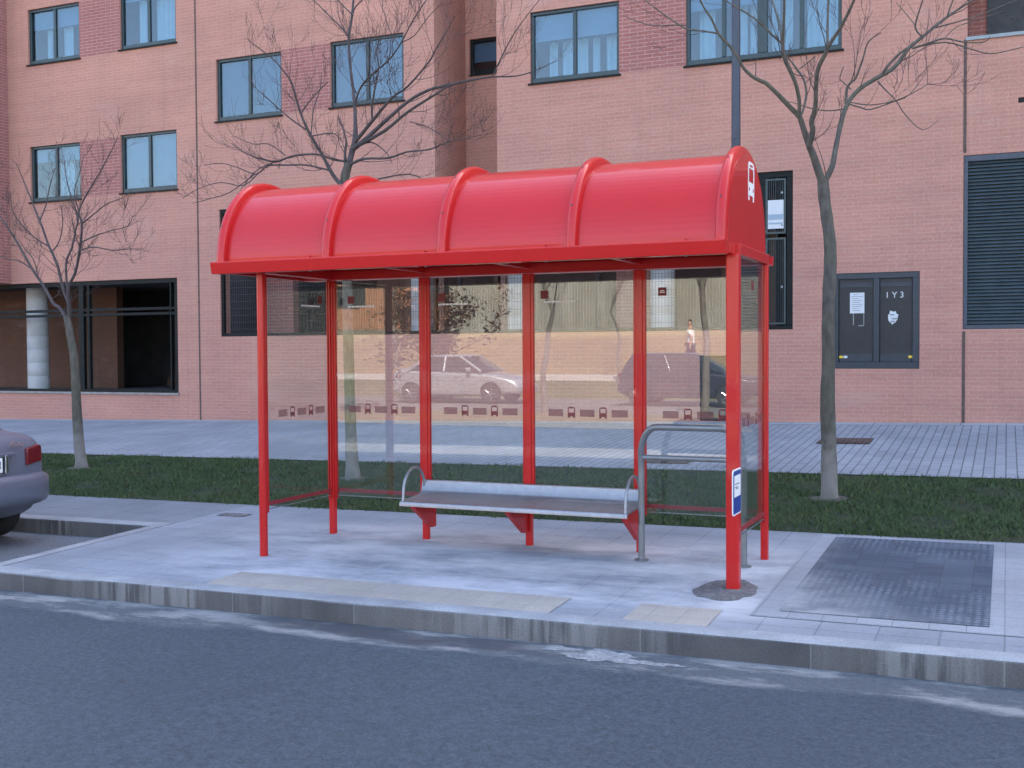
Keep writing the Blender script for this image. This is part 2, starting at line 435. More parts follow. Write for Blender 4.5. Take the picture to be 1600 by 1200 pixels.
def kerb_mat():
    mt, nt, p = newmat('granite_kerb'); v = coords(nt)
    sp = node(nt, 'ShaderNodeSeparateXYZ'); nt.links.new(v, sp.inputs[0])
    ge = node(nt, 'ShaderNodeNewGeometry'); sn = node(nt, 'ShaderNodeSeparateXYZ'); nt.links.new(ge.outputs['Normal'], sn.inputs[0])
    # each stone about a metre with its own tone, thin joints
    b = node(nt, 'ShaderNodeTexBrick'); b.offset = 0
    cb = node(nt, 'ShaderNodeCombineXYZ'); nt.links.new(math_(nt, 'ADD', sp.outputs[0], math_(nt, 'MULTIPLY', 0.0, 1.0)), cb.inputs[0]); nt.links.new(math_(nt, 'ADD', sp.outputs[2], 5.45), cb.inputs[1])
    nt.links.new(cb.outputs[0], b.inputs['Vector'])
    b.inputs['Scale'].default_value = 1; b.inputs['Brick Width'].default_value = .98; b.inputs['Row Height'].default_value = 11.0
    b.inputs['Mortar Size'].default_value = .004; b.inputs['Bias'].default_value = 0
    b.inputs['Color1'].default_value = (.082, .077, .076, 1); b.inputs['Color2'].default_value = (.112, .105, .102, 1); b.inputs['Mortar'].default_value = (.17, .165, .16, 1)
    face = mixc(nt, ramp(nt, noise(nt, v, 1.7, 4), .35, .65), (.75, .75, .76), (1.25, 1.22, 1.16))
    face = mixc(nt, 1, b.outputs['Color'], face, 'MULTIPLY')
    # cement wash dried in vertical runs
    run = noise(nt, coords(nt, (16, 1, 1.1)), 1.0, 4, .6)
    patch = noise(nt, coords(nt, (1, 1, .05)), 1.15, 3, .5)
    wash = math_(nt, 'MULTIPLY', ramp(nt, run, .42, .58), ramp(nt, patch, .42, .58))
    face = mixc(nt, math_(nt, 'MULTIPLY', wash, .72), face, (.235, .225, .215))
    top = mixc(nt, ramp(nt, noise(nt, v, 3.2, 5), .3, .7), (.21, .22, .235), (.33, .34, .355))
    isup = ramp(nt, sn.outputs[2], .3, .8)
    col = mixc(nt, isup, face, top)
    g = noise(nt, v, 80, 3)
    col = mixc(nt, 1, col, mixc(nt, ramp(nt, g, .3, .7), (.82, .82, .82), (1.14, 1.14, 1.14)), 'MULTIPLY')
    nt.links.new(col, p.inputs['Base Color']); p.inputs['Roughness'].default_value = .85
    bump(nt, p, g, .25, .004); return mt
M['kerb'] = kerb_mat()

def soil_mat(name, a, b, scale=2.0, g=40):
    mt, nt, p = newmat(name); v = coords(nt)
    col = mixc(nt, ramp(nt, noise(nt, v, scale, 6, .65), .3, .7), a, b)
    col = mixc(nt, 1, col, mixc(nt, ramp(nt, noise(nt, v, g, 4), .3, .7), (.6, .6, .6), (1.3, 1.3, 1.3)), 'MULTIPLY')
    nt.links.new(col, p.inputs['Base Color']); p.inputs['Roughness'].default_value = .95
    bump(nt, p, noise(nt, v, g, 4), .6, .03); return mt
M['turf'] = soil_mat('turf', (.012, .022, .008), (.030, .042, .014), 3)
M['dryslope'] = soil_mat('dry_grass_slope', (.23, .155, .075), (.31, .215, .10), .35, 9)
M['verge'] = soil_mat('dry_verge', (.16, .13, .06), (.24, .19, .09), .6, 14)
M['bankgrass'] = soil_mat('rough_green_bank', (.09, .09, .035), (.16, .14, .06), .6, 10)
M['yellowgrass'] = soil_mat('yellow_weeds', (.30, .23, .10), (.36, .28, .13), .8, 6)
M['ground'] = soil_mat('bare_ground', (.16, .13, .09), (.25, .2, .13), .2, 5)
M['pathmat'] = soil_mat('pale_path', (.42, .37, .32), (.50, .45, .39), .6, 20)
M['carpark'] = soil_mat('worn_tarmac', (.15, .145, .14), (.21, .2, .19), .4, 30)
M['bay'] = soil_mat('bay_concrete', (.105, .118, .135), (.15, .165, .185), 1.2, 40)
M['cement'] = soil_mat('damp_cement', (.115, .112, .115), (.17, .165, .165), 9, 40)

def farwall_mat():
    mt, nt, p = newmat('streaked_concrete'); v = coords(nt)
    col = mixc(nt, ramp(nt, noise(nt, coords(nt, (1.4, 1, .16)), 1.3, 5, .65), .3, .7), (.23, .225, .21), (.39, .38, .35))
    col = mixc(nt, ramp(nt, noise(nt, v, .35, 4), .45, .65, 0, .5), col, (.30, .29, .22))
    nt.links.new(col, p.inputs['Base Color']); p.inputs['Roughness'].default_value = .9
    return mt
M['farconc'] = farwall_mat()

def grass_mat():
    mt, nt, p = newmat('grass_blades'); v = coords(nt)
    col = mixc(nt, ramp(nt, noise(nt, v, 1.5, 5, .6), .3, .7), (.028, .066, .018), (.066, .112, .034))
    col = mixc(nt, ramp(nt, noise(nt, v, 55, 2), .35, .7), col, (.075, .095, .040))
    col = mixc(nt, ramp(nt, noise(nt, v, .8, 5, .65), .52, .72, 0, .5), col, (.115, .105, .045))
    nt.links.new(col, p.inputs['Base Color']); p.inputs['Roughness'].default_value = .75; p.inputs['Specular IOR Level'].default_value = .25
    return mt
M['grass'] = grass_mat()

# ------------------------------------------------------------------ terrain
def gfront(x, y): return .0091 * (x + 5.47) + .0256 * (y - 7.43)
def cx(x): return max(-60.0, min(40.0, x))
def ground(x, y):
    x = cx(x)
    if y >= 9.62:
        t = min(1.0, (y - 9.62) / 7.98)
        a = gfront(x, 9.62); b = .5567 + .0164 * x
        return a + (b - a) * t
    if y >= 6.3: return gfront(x, y)
    rd = gfront(x, 6.3) - .14
    pts = [(-1, rd), (-1.001, rd + .001), (-2.4, rd + .03), (-2.401, rd + .0), (-6.7, -.12), (-6.701, 0.0), (-9.9, .06), (-9.901, .0), (-16.4, .1), (-17.3, .65), (-18.9, .82), (-28, 2.42), (-40, 3.0), (-600, 6)]
    if y >= -1: return rd
    for (a, za), (b, zb) in zip(pts, pts[1:]):
        if y >= b: return za + (zb - za) * (a - y) / (a - b)
    return 6

def sheet(name, x0, x1, y0, y1, nx, ny, mat, dz=0.0, zf=None, kind='structure', jag=None):
    zf = zf or ground; mb = MB(); e = 1e-4
    xs = np.linspace(x0, x1, nx + 1); ys = np.linspace(y0 + e, y1 - e, ny + 1)
    for j in range(ny + 1):
        for i in range(nx + 1):
            y = ys[j] + (jag(xs[i], j, ny) if jag else 0)
            mb.v.append((xs[i], y, zf(xs[i], min(max(y, y0 + e), y1 - e)) + dz))
    for j in range(ny):
        for i in range(nx):
            a = j * (nx + 1) + i
            mb.f.append((a, a + 1, a + nx + 2, a + nx + 1))
    o = build(name, mb, mat); tag(o, kind=kind); return o

roadz = lambda x, y: gfront(cx(x), 6.3) - .14
# base sheet reaching the horizon
mb = MB(); xs = [-600, -250, -120, -60, -20, 20, 40, 120, 300, 600]
ys = [-600, -300, -120, -60, -40, -28, -24, -18.9, -17.3, -16.4, -12, -1, 6, 20, 60, 200, 600]
for y in ys:
    for x in xs:
        z = ground(x, y) if y <= -16.4 else (-1.0 if y > -13 else -.5)
        mb.v.append((x, y, z - .05))
n = len(xs)
for j in range(len(ys) - 1):
    for i in range(n - 1):
        a = j * n + i; mb.f.append((a, a + 1, a + n + 1, a + n))
tag(build('ground', mb, M['ground']), kind='structure')
sheet('road', -90, 70, -1.0, 6.30, 40, 8, M['asphalt'], 0, roadz)
sheet('parking_bay', -90, -7.40, 6.30, 8.30, 20, 3, M['bay'], .045, roadz)
sheet('pavement', -7.25, 60, 6.45, 9.62, 60, 12, M['slab'])
sheet('pavement', -90, -7.25, 8.45, 9.62, 30, 4, M['oldslab'])
sheet('lawn_soil', -90, 60, 9.62, 12.72, 60, 8, M['turf'], -.01)
sheet('upper_pavement', -90, 60, 12.72, 17.30, 60, 8, M['upslab'])
sheet('wall_border', -90, 60, 17.30, 17.62, 60, 2, M['border'], .002)
sheet('far_pavement', -90, 70, -2.4, -1.0, 20, 2, M['pale'])
sheet('service_road', -90, 70, -6.7, -2.4, 20, 4, M['asphalt'])
sheet('verge', -90, 70, -9.9, -6.7, 30, 4, M['verge'])
sheet('car_park', -90, 70, -16.4, -9.9, 30, 4, M['carpark'])
sheet('bank', -90, 70, -17.3, -16.4, 40, 3, M['bankgrass'])
sheet('footpath', -90, 70, -18.9, -17.3, 40, 3, M['pathmat'])
sheet('dry_slope', -90, 70, -26.6, -18.9, 40, 6, M['dryslope'])
sheet('weed_strip', -90, 70, -28.4, -26.6, 40, 3, M['yellowgrass'])

# kerbs: real steps with a rounded arris
def kerb_run(name, p0, p1, width, top, bot, nseg):
    """p0->p1 in plan; the face is to the right of the run direction"""
    mb = MB(); d = Vector((p1[0] - p0[0], p1[1] - p0[1], 0)).normalized(); nrm = Vector((-d.y, d.x, 0))
    prof = [(0, 'b', 0), (0, 't', -.022), (.006, 't', -.008), (.02, 't', 0), (width, 't', 0), (width, 'b', 0)]
    L = math.hypot(p1[0] - p0[0], p1[1] - p0[1])
    nseg *= 5; rk = random.Random(int(L * 10))
    for i in range(nseg + 1):
        chip = rk.random() ** 5 * .004
        bx, by = p0[0] + d.x * L * i / nseg, p0[1] + d.y * L * i / nseg
        for w_, k, dz in prof:
            if w_ in (.006, .02): w_, dz = w_ + chip * .8 + rk.uniform(0, .0012), dz - chip * .5 - rk.uniform(0, .0008)
            if w_ == 0 and k == 't': dz = dz - chip - rk.uniform(0, .0015)
            x, y = bx + nrm.x * w_, by + nrm.y * w_
            z = (top(x, y) + dz) if k == 't' else bot(x, y) - .05
            mb.v.append((x, y, z))
    q = len(prof)
    for i in range(nseg):
        for k in range(q - 1):
            mb.f.append((i*q + k, (i+1)*q + k, (i+1)*q + k + 1, i*q + k + 1))
    mb.f.append(tuple(range(q))); mb.f.append(tuple(nseg*q + k for k in range(q)))
    o = build(name, mb, M['kerb'], smooth=True, angle=30); tag(o, kind='structure'); return o
up2 = lambda x, y: gfront(x, y) + .004
kerb_run('kerb', (-7.40, 6.30), (60, 6.30), .15, up2, roadz, 60)
kerb_run('kerb', (-7.40, 8.30), (-7.40, 6.4505), .15, up2, roadz, 6)
kerb_run('kerb', (-90, 8.30), (-7.2505, 8.30), .15, up2, roadz, 50)
# slabs and markings let into the pavement
def inlay(name, x0, x1, y0, y1, mat, dz, nx=8, ny=6):
    return sheet(name, x0, x1, y0, y1, nx, ny, mat, dz)
inlay('tactile_paving', -5.25, -2.60, 6.45, 6.86, M['tactile'], .004)
inlay('tactile_paving', -2.12, -1.60, 6.45, 6.86, M['tactile'], .004)
inlay('sett_border', -1.42, .20, 6.78, 9.56, M['frampanel'], .004)
inlay('sett_panel', -1.27, -.08, 6.93, 9.46, M['greypanel'], .008, 10, 14)
mb = MB(); rnd = random.Random(4); pts = []
for k in range(28):
    a = 2 * math.pi * k / 28; rr = 1 + rnd.uniform(-.09, .09)
    x, y = -1.70 + .185 * rr * math.cos(a), 7.40 + .27 * rr * math.sin(a)
    pts.append((x, y, gfront(x, y) + .010))
mb.poly(pts); c = [(-1.70 + (x + 1.70) * 1.12, 7.40 + (y - 7.40) * 1.12, gfront(x, y) + .003) for x, y, z in pts]
for k in range(28):
    j = (k + 1) % 28; mb.quad(c[k], c[j], pts[j], pts[k])
tag(build('cement_collar', mb, M['cement'], smooth=True), kind='structure')

M['spill'] = soil_mat('dried_cement', (.17, .18, .195), (.33, .335, .345), 9, 50)
rnd = random.Random(12)
for cx0, cy0, ra, rb, nn in ((-2.12, 6.12, .22, .12, 34), (-2.42, 6.20, .12, .05, 22), (-1.78, 6.08, .13, .035, 20)):
    mb = MB(); P = []
    nn = 64; ph = [rnd.uniform(0, 6.28) for _ in range(6)]
    for k in range(nn):
        a = 2 * math.pi * k / nn; rr = 1 + .22 * math.sin(3 * a + ph[0]) + .15 * math.sin(5 * a + ph[1]) + .10 * math.sin(9 * a + ph[2]) + .07 * math.sin(17 * a + ph[3]) + .05 * math.sin(23 * a + ph[4])
        x, y = cx0 + ra * rr * math.cos(a), min(6.297, cy0 + rb * rr * math.sin(a)); P.append((x, y, roadz(x, y) + .003))
    c0 = (cx0, cy0, roadz(cx0, cy0) + .005)
    for k in range(nn): mb.poly([c0, P[k], P[(k + 1) % nn]])
    tag(build('cement_spill', mb, M['spill'], smooth=True), kind='structure')

def cover(label, x0, x1, y0, y1, nrib, mt='rust'):
    mb = MB(); z = ground((x0 + x1) / 2, (y0 + y1) / 2)
    zz = lambda x, y: ground(x, y) + .006
    n = len(mb.v)
    mb.quad((x0, y0, zz(x0, y0)), (x1, y0, zz(x1, y0)), (x1, y1, zz(x1, y1)), (x0, y1, zz(x0, y1)))
    t = thing('drain_cover', label, 'drain cover', ((x0 + x1) / 2, (y0 + y1) / 2, z), 'iron covers in the pavements')
    build('cover_plate', mb, M[mt], t)
    mb = MB()
    for k in range(nrib):
        xa = x0 + (x1 - x0) * (k + .25) / nrib; xb = x0 + (x1 - x0) * (k + .75) / nrib
        ya, yb = y0 + .03, y1 - .03
        za = ground((xa + xb) / 2, (ya + yb) / 2) + .006
        mb.box(xa, xb, ya, yb, za - .01, za + .006)
    build('cover_rib', mb, M[mt], t)
cover('long brown iron cover in the grooved pavement right of the thick tree', -2.30, -1.62, 15.15, 15.75, 8)
cover('brown iron cover in the grooved pavement seen behind the grey leaning rail', -4.05, -3.50, 13.15, 13.55, 7)
cover('small greyish iron cover in the front pavement near the lawn edge at the left', -7.15, -6.82, 8.95, 9.11, 4, 'paleiron')

# grass: tens of thousands of short blades
rs = np.random.RandomState(3)
NB = 150000
bx = rs.uniform(-21, 5, NB); edge = .05 * np.sin(bx * 3.1) + .04 * np.sin(bx * 7.7 + 1) + .03 * np.sin(bx * 19)
u0 = rs.uniform(0, 1, NB); by = 9.62 + (.035 * np.sin(bx * 2.3 + 1) + .045 * np.sin(bx * 11) * np.sin(bx * 29) + rs.normal(0, .022, NB)) * (1 - u0) + u0 * (3.10 + edge)
bz = np.array([ground(x, y) for x, y in zip(bx, by)]) - .012
clump = .7 + .5 * np.sin(bx * 2.3 + np.sin(by * 3) * 2) * np.sin(by * 2.9 + bx)
h = rs.uniform(.022, .045, NB) * (1 + .25 * clump); a = rs.uniform(0, 2 * np.pi, NB); wd = rs.uniform(.003, .007, NB)
lean = rs.normal(0, .03, (NB, 2))
TREES = ((-11.5, 11.53), (-7.13, 11.48), (-1.585, 11.28))
keep = rs.uniform(0, 1, NB) < np.clip(1.15 - .9 * (np.sin(bx * 1.9 + 2) * np.sin(by * 4.1) * np.sin(bx * 5.3 + by * 2) > .38), .25, 1)
for tx, ty in TREES: keep &= ((bx - tx) / .19) ** 2 + ((by - ty) / .16) ** 2 > 1 + .5 * np.sin(bx * 40 + by * 23)
bx, by, bz, h, a, wd, lean = bx[keep], by[keep], bz[keep], h[keep], a[keep], wd[keep], lean[keep]; NB = len(bx)
V = np.zeros((NB, 3, 3)); V[:, 0, 0] = bx - np.cos(a) * wd; V[:, 0, 1] = by - np.sin(a) * wd; V[:, 0, 2] = bz
V[:, 1, 0] = bx + np.cos(a) * wd; V[:, 1, 1] = by + np.sin(a) * wd; V[:, 1, 2] = bz
V[:, 2, 0] = bx + lean[:, 0]; V[:, 2, 1] = by + lean[:, 1]; V[:, 2, 2] = bz + h
me = bpy.data.meshes.new('grass'); me.vertices.add(NB * 3); me.vertices.foreach_set('co', V.ravel())
me.loops.add(NB * 3); me.polygons.add(NB); me.loops.foreach_set('vertex_index', np.arange(NB * 3, dtype=np.int32))
me.polygons.foreach_set('loop_start', np.arange(0, NB * 3, 3, dtype=np.int32)); me.polygons.foreach_set('loop_total', np.full(NB, 3, dtype=np.int32))
me.update(); me.validate(); me.materials.append(M['grass'])
go = bpy.data.objects.new('grass', me); COL.objects.link(go)
tag(go, 'strip of short dark green grass between the two pavements', 'grass', kind='stuff')

M['earth'] = soil_mat('bare_earth', (.075, .066, .056), (.135, .118, .10), 6, 40)
for tx, ty in TREES:
    mb = MB(); c0 = (tx, ty, ground(tx, ty) + .012); rim_ = []
    for k in range(20):
        t_ = 2 * math.pi * k / 20; q = 1 + .16 * math.sin(3 * t_ + tx); xx, yy_ = tx + .20 * q * math.cos(t_), ty + .15 * q * math.sin(t_); rim_.append((xx, yy_, ground(xx, yy_) - .009))
    for k in range(20): mb.poly([c0, rim_[k], rim_[(k + 1) % 20]])
    tag(build('bare_soil', mb, M['earth'], smooth=True), kind='structure')

# ------------------------------------------------------------------ apartment building
YF = 17.6
bld = thing('apartment_building', 'salmon brick apartment block with teal sliding windows behind the red shelter', 'building', (-8, YF, .4))
def wall_xz(target, x0, x1, z0, z1, Y, holes, reveal_to=None, rev=None):
    """front wall at Y facing -Y with rectangular holes; target(hole) may be another MB for an inset panel"""
    xs = sorted({x0, x1, *[min(max(h[0], x0), x1) for h in holes], *[min(max(h[1], x0), x1) for h in holes]})
    zs = sorted({z0, z1, *[h[2] for h in holes], *[h[3] for h in holes]})
    for i in range(len(xs) - 1):
        for j in range(len(zs) - 1):
            cx_, cz_ = (xs[i] + xs[i+1]) / 2, (zs[j] + zs[j+1]) / 2
            mbx = target
            for h in holes:
                if h[0] < cx_ < h[1] and h[2] < cz_ < h[3]:
                    mbx = h[4] if len(h) > 4 else None
            if mbx is not None:
                mbx.quad((xs[i], Y, zs[j]), (xs[i+1], Y, zs[j]), (xs[i+1], Y, zs[j+1]), (xs[i], Y, zs[j+1]))
    for h in holes:
        if len(h) > 4: continue
        d = rev(h) if rev else .18
        a, b, c, e = h[:4]
        target.quad((a, Y, c), (a, Y, e), (a, Y + d, e), (a, Y + d, c)); target.quad((b, Y, e), (b, Y, c), (b, Y + d, c), (b, Y + d, e))
        target.quad((a, Y, e), (b, Y, e), (b, Y + d, e), (a, Y + d, e)); target.quad((b, Y, c), (a, Y, c), (a, Y + d, c), (b, Y + d, c))
wall = MB(); panel = MB()
TOP = 20.0
WIN = {  # x0, x1, z0, z1
 'w1': (-18.74, -17.33, 7.65, 8.79), 'w2': (-16.27, -14.86, 7.69, 8.80), 'w3': (-18.74, -17.36, 4.80, 5.95), 'w4': (-16.30, -14.88, 4.84, 6.00),
 'w5': (-13.91, -12.41, 6.06, 7.24), 'w6': (-11.34, -9.81, 6.09, 7.28), 'w7': (-7.38, -5.81, 6.13, 7.32), 'w8': (-4.70, -2.30, 6.14, 7.36), 'w9': (-.55, 1.05, 6.11, 7.36)}
OPA = (-26.0, -14.92, .84, 3.11); OPB = (-13.88, -3.02, 1.94, 4.38)
CAB = (-2.40, -1.18, 1.335, 2.775); HATCH = (-4.48, -3.86, .50, 1.54); LOU = (-.59, 2.6, 1.91, 4.42)
panels = [MB() for _ in range(4)]
pan = [(-17.33, -16.27, 7.66, 8.795, panels[0]), (-17.36, -16.30, 4.82, 5.975, panels[1]), (-12.41, -11.34, 6.075, 7.26, panels[2]), (-5.81, -4.70, 6.135, 7.34, panels[3])]
hl = [WIN[k] for k in ('w1', 'w2', 'w3', 'w4', 'w5', 'w6')] + [OPA] + pan[:3]
hb = (OPB[0], -9.2, OPB[2], OPB[3])
deep = lambda h: .30 if h[1] - h[0] > 3 and h[3] - h[2] > 1.6 else .10
wall_xz(wall, -60, -9.2, -1.2, TOP, YF, hl + [(-13.88, -9.2, 1.94, 4.38)], rev=deep)
wall_xz(wall, -9.2, -8.0, -1.2, 4.62, YF, [(-9.2, -8.0, 1.94, 4.38)], rev=deep)
wall_xz(wall, -8.0, 45, -1.2, TOP, YF, [WIN['w7'], WIN['w8'], WIN['w9'], CAB, HATCH, LOU, (-8.0, -3.02, 1.94, 4.38), pan[3], (.125, .26, 5.11, 5.185)], rev=deep)
# recessed bay
wall.quad((-9.2, YF, 4.62), (-8.0, YF, 4.62), (-8.0, 18.85, 4.62), (-9.2, 18.85, 4.62))
wall.quad((-9.2, YF, 4.62), (-9.2, 18.85, 4.62), (-9.2, 18.85, TOP), (-9.2, YF, TOP))
wall.quad((-8.0, 18.85, 4.62), (-8.0, YF, 4.62), (-8.0, YF, TOP), (-8.0, 18.85, TOP))
RW = (-9.12, -8.32, 6.73, 7.38)
wall_xz(wall, -9.2, -8.0, 4.62, TOP, 18.85, [RW], rev=lambda h: .10)
# flanks, back and roof
wall.quad((45, YF, -1.2), (45, 32, -1.2), (45, 32, TOP), (45, YF, TOP)); wall.quad((-60, 32, -1.2), (-60, YF, -1.2), (-60, YF, TOP), (-60, 32, TOP))
wall.quad((45, 32, -1.2), (-60, 32, -1.2), (-60, 32, TOP), (45, 32, TOP))
build('wall', wall, M['brick'], bld)
for panel in panels: build('brick_panel', panel, M['red_brick'], bld)
mb = MB(); mb.box(-60, -9.2, YF, 32, TOP, TOP + .25); mb.box(-9.2, -8.0, 18.85, 32, TOP, TOP + .25); mb.box(-8.0, 45, YF, 32, TOP, TOP + .25)
build('roof', mb, M['concrete'], bld)
# jutting upper storeys at the far left; darker brick paints in their side-face shade
mb = MB(); mb.box(-60, -19.34, 17.0, YF - .004, 3.12, TOP); build('jutting_bay', mb, M['red_brick'], bld)
# expansion joints
for xj in (-14.39, -.575):
    mb = MB()
    if xj < -10: mb.box(xj - .016, xj + .016, YF - .006, YF + .01, .31, TOP)
    else:
        mb.box(xj - .020, xj + .020, YF - .008, YF + .01, .55, 1.88); mb.box(xj - .020, xj + .020, YF - .008, YF + .01, 4.46, 6.08); mb.box(xj - .02, xj + .02, YF - .008, YF + .01, 7.4, TOP)
    build('expansion_joint', mb, M['rust'], bld)

def window(rect, npane, kind, Y=YF, frame='teal'):
    x0, x1, z0, z1 = rect
    yo = Y + .045
    mb = MB(); t = .055
    mb.box(x0 + .002, x1 - .002, yo, yo + .06, z0 + .002, z0 + .09); mb.box(x0 + .002, x1 - .002, yo, yo + .06, z1 - t, z1 - .002)
    mb.box(x0 + .002, x0 + t, yo, yo + .06, z0 + .09, z1 - t); mb.box(x1 - t, x1 - .002, yo, yo + .06, z0 + .09, z1 - t)
    wp = (x1 - x0) / npane
    for k in range(1, npane):
        xm = x0 + wp * k; hw = .032 if not (npane == 4 and k == 2) else .075
        mb.box(xm - hw, xm + hw, yo - .004, yo + .064, z0 + .09, z1 - t)
    fr = build('window', mb, M[frame], bld, bevel=.006)
    mb = MB(); mb.box(x0 - .03, x1 + .03, Y - .035, Y + .044, z0 - .03, z0 - .001) if kind != 'recess' else mb.box(x0, x1, Y - .02, Y + .04, z0 - .03, z0 - .001)
    build('window_sill', mb, M['frame'], fr)
    for k in range(npane):
        xa, xb = x0 + wp * k + .03, x0 + wp * (k + 1) - .03
        g = MB(); yg = yo + (.022 if k % 2 else .038)
        g.box(xa, xb, yg, yg + .006, z0 + .085, z1 - t + .003); build('window_pane', g, M['winglass'], fr)
    # room behind: dark niche with blind and curtains
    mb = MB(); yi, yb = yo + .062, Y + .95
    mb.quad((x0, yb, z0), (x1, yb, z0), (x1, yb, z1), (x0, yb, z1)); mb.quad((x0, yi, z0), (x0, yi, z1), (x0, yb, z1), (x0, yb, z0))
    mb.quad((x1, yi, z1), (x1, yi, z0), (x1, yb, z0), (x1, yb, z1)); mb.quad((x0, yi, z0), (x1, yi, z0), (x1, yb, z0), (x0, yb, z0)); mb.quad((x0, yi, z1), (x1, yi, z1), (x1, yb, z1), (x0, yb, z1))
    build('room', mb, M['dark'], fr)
    H = z1 - z0
    def blind(xa, xb, zlow, mt='blind'):
        mb = MB(); z = zlow
        while z < z1 - .03:
            z2 = min(z + .045, z1 - .03)
            mb.prism([(yo + .085, z), (yo + .098, z + .004), (yo + .098, z2 - .004), (yo + .085, z2)], 'x', xa, xb); z += .045
        build('roller_blind', mb, M[mt], fr)
    def curtain(xa, xb, zt, y=.2):
        mb = MB(); n = max(8, int((xb - xa) / .018)); zz0 = z0 + .07
        for i in range(n):
            u0, u1 = i / n, (i + 1) / n
            f = lambda u: yo + y + .022 * math.sin(u * (xb - xa) * 62) + .008 * math.sin(u * (xb - xa) * 23)
            X0, X1 = xa + (xb - xa) * u0, xa + (xb - xa) * u1
            mb.quad((X0, f(u0), zz0), (X1, f(u1), zz0), (X1, f(u1), zt), (X0, f(u0), zt))
        build('curtain', mb, M['curtain'], fr, smooth=True, angle=80)
    if kind == 'w1': blind(x0 + .03, x1 - .03, z0 + H * .64); curtain(x0 + .30, x0 + .42, z0 + H * .66); curtain(x0 + .48, x0 + .56, z0 + H * .66); curtain(x0 + .76, x0 + 1.02, z0 + H * .66); curtain(x0 + 1.24, x1 - .06, z0 + H * .66)
    if kind == 'w2': blind(x0 + .03, x1 - .03, z0 + H * .86); curtain(x0 + .3, x0 + .52, z1); curtain(x0 + .74, x1 - .1, z1)
    if kind == 'w3': blind(x0 + .03, x1 - .03, z0 + H * .72); curtain(x0 + .6, x0 + 1.0, z0 + H * .74); curtain(x0 + 1.26, x1 - .05, z0 + H * .74)
    if kind in ('w4', 'w5', 'w6'): blind(x0 + .03, x1 - .03, z0 + .07, 'blind' if kind == 'w4' else 'darkblind')
    if kind == 'w7': blind(x0 + .03, x1 - .03, z0 + H * .60); curtain(x0 + .22, x0 + .36, z0 + H * .62, .3); curtain(x0 + .46, x0 + .92, z0 + H * .62, .3); curtain(x0 + 1.0, x0 + 1.12, z0 + H * .62, .3); curtain(x0 + 1.24, x1 - .06, z0 + H * .62, .3)
    if kind == 'w8':
        blind(x0 + .03, x0 + 1.15, z0 + H * .72); blind(x0 + 1.25, x1 - .03, z0 + H * .88)
        for a_, b_ in ((.15, .40), (.72, .92), (.96, 1.1), (1.3, 1.42), (1.48, 1.62), (1.84, 2.3)): curtain(x0 + a_, x0 + b_, z0 + H * .9, .28)
    if kind == 'w9': blind(x0 + .03, x1 - .03, z0 + H * .9)
    if kind == 'recess': blind(x0 + .03, x1 - .03, z0 + H * .38)
for k, v in WIN.items():
    if k != 'w9': window(v, 4 if k == 'w8' else 2, k)
b0 = WIN['w9']; mb = MB()
mb.quad((b0[0], YF + .8, b0[2]), (b0[1], YF + .8, b0[2]), (b0[1], YF + .8, b0[3]), (b0[0], YF + .8, b0[3])); mb.quad((b0[0], YF + .1, b0[2]), (b0[0], YF + .1, b0[3]), (b0[0], YF + .8, b0[3]), (b0[0], YF + .8, b0[2]))
mb.quad((b0[1], YF + .1, b0[3]), (b0[1], YF + .1, b0[2]), (b0[1], YF + .8, b0[2]), (b0[1], YF + .8, b0[3])); mb.quad((b0[0], YF + .1, b0[2]), (b0[1], YF + .1, b0[2]), (b0[1], YF + .8, b0[2]), (b0[0], YF + .8, b0[2])); mb.quad((b0[0], YF + .1, b0[3]), (b0[1], YF + .1, b0[3]), (b0[1], YF + .8, b0[3]), (b0[0], YF + .8, b0[3]))
lg = build('loggia', mb, M['red_brick'], bld)
mb = MB(); mb.box(b0[0] - .02, b0[1] + .02, YF - .03, YF + .09, b0[2] - .05, b0[2] - .001); build('loggia_sill', mb, M['sill'], lg)
mb = MB(); mb.box(b0[0] + .25, b0[1] - .1, YF + .76, YF + .79, b0[2] + .02, b0[3] - .1); build('loggia_door', mb, M['black'], lg)
window(RW, 1, 'recess', 18.85, 'frame')

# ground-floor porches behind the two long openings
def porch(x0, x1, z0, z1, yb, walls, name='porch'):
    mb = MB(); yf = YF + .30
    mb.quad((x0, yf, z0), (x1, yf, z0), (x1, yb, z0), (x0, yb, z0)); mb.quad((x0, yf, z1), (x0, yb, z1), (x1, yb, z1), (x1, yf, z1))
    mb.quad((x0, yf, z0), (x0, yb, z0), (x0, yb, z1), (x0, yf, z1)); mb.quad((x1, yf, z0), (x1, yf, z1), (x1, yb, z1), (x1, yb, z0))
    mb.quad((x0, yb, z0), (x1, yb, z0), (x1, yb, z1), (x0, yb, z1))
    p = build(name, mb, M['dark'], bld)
    for (a, b, y, c, d, mt) in walls:
        mb = MB(); mb.box(a, b, y, y + .2, c, d); build('inner_wall', mb, M[mt], p)
    return p
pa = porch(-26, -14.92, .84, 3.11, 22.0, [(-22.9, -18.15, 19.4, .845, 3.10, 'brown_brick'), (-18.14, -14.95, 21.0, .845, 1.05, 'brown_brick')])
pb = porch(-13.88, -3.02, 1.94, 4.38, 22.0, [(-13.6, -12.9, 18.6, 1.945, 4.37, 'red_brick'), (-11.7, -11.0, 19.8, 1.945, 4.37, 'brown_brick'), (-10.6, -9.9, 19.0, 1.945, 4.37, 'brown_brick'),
    (-8.9, -8.1, 19.4, 1.945, 4.37, 'brown_brick'), (-6.6, -5.8, 19.8, 1.945, 4.37, 'red_brick'), (-4.6, -3.6, 19.6, 1.945, 4.37, 'brown_brick')])
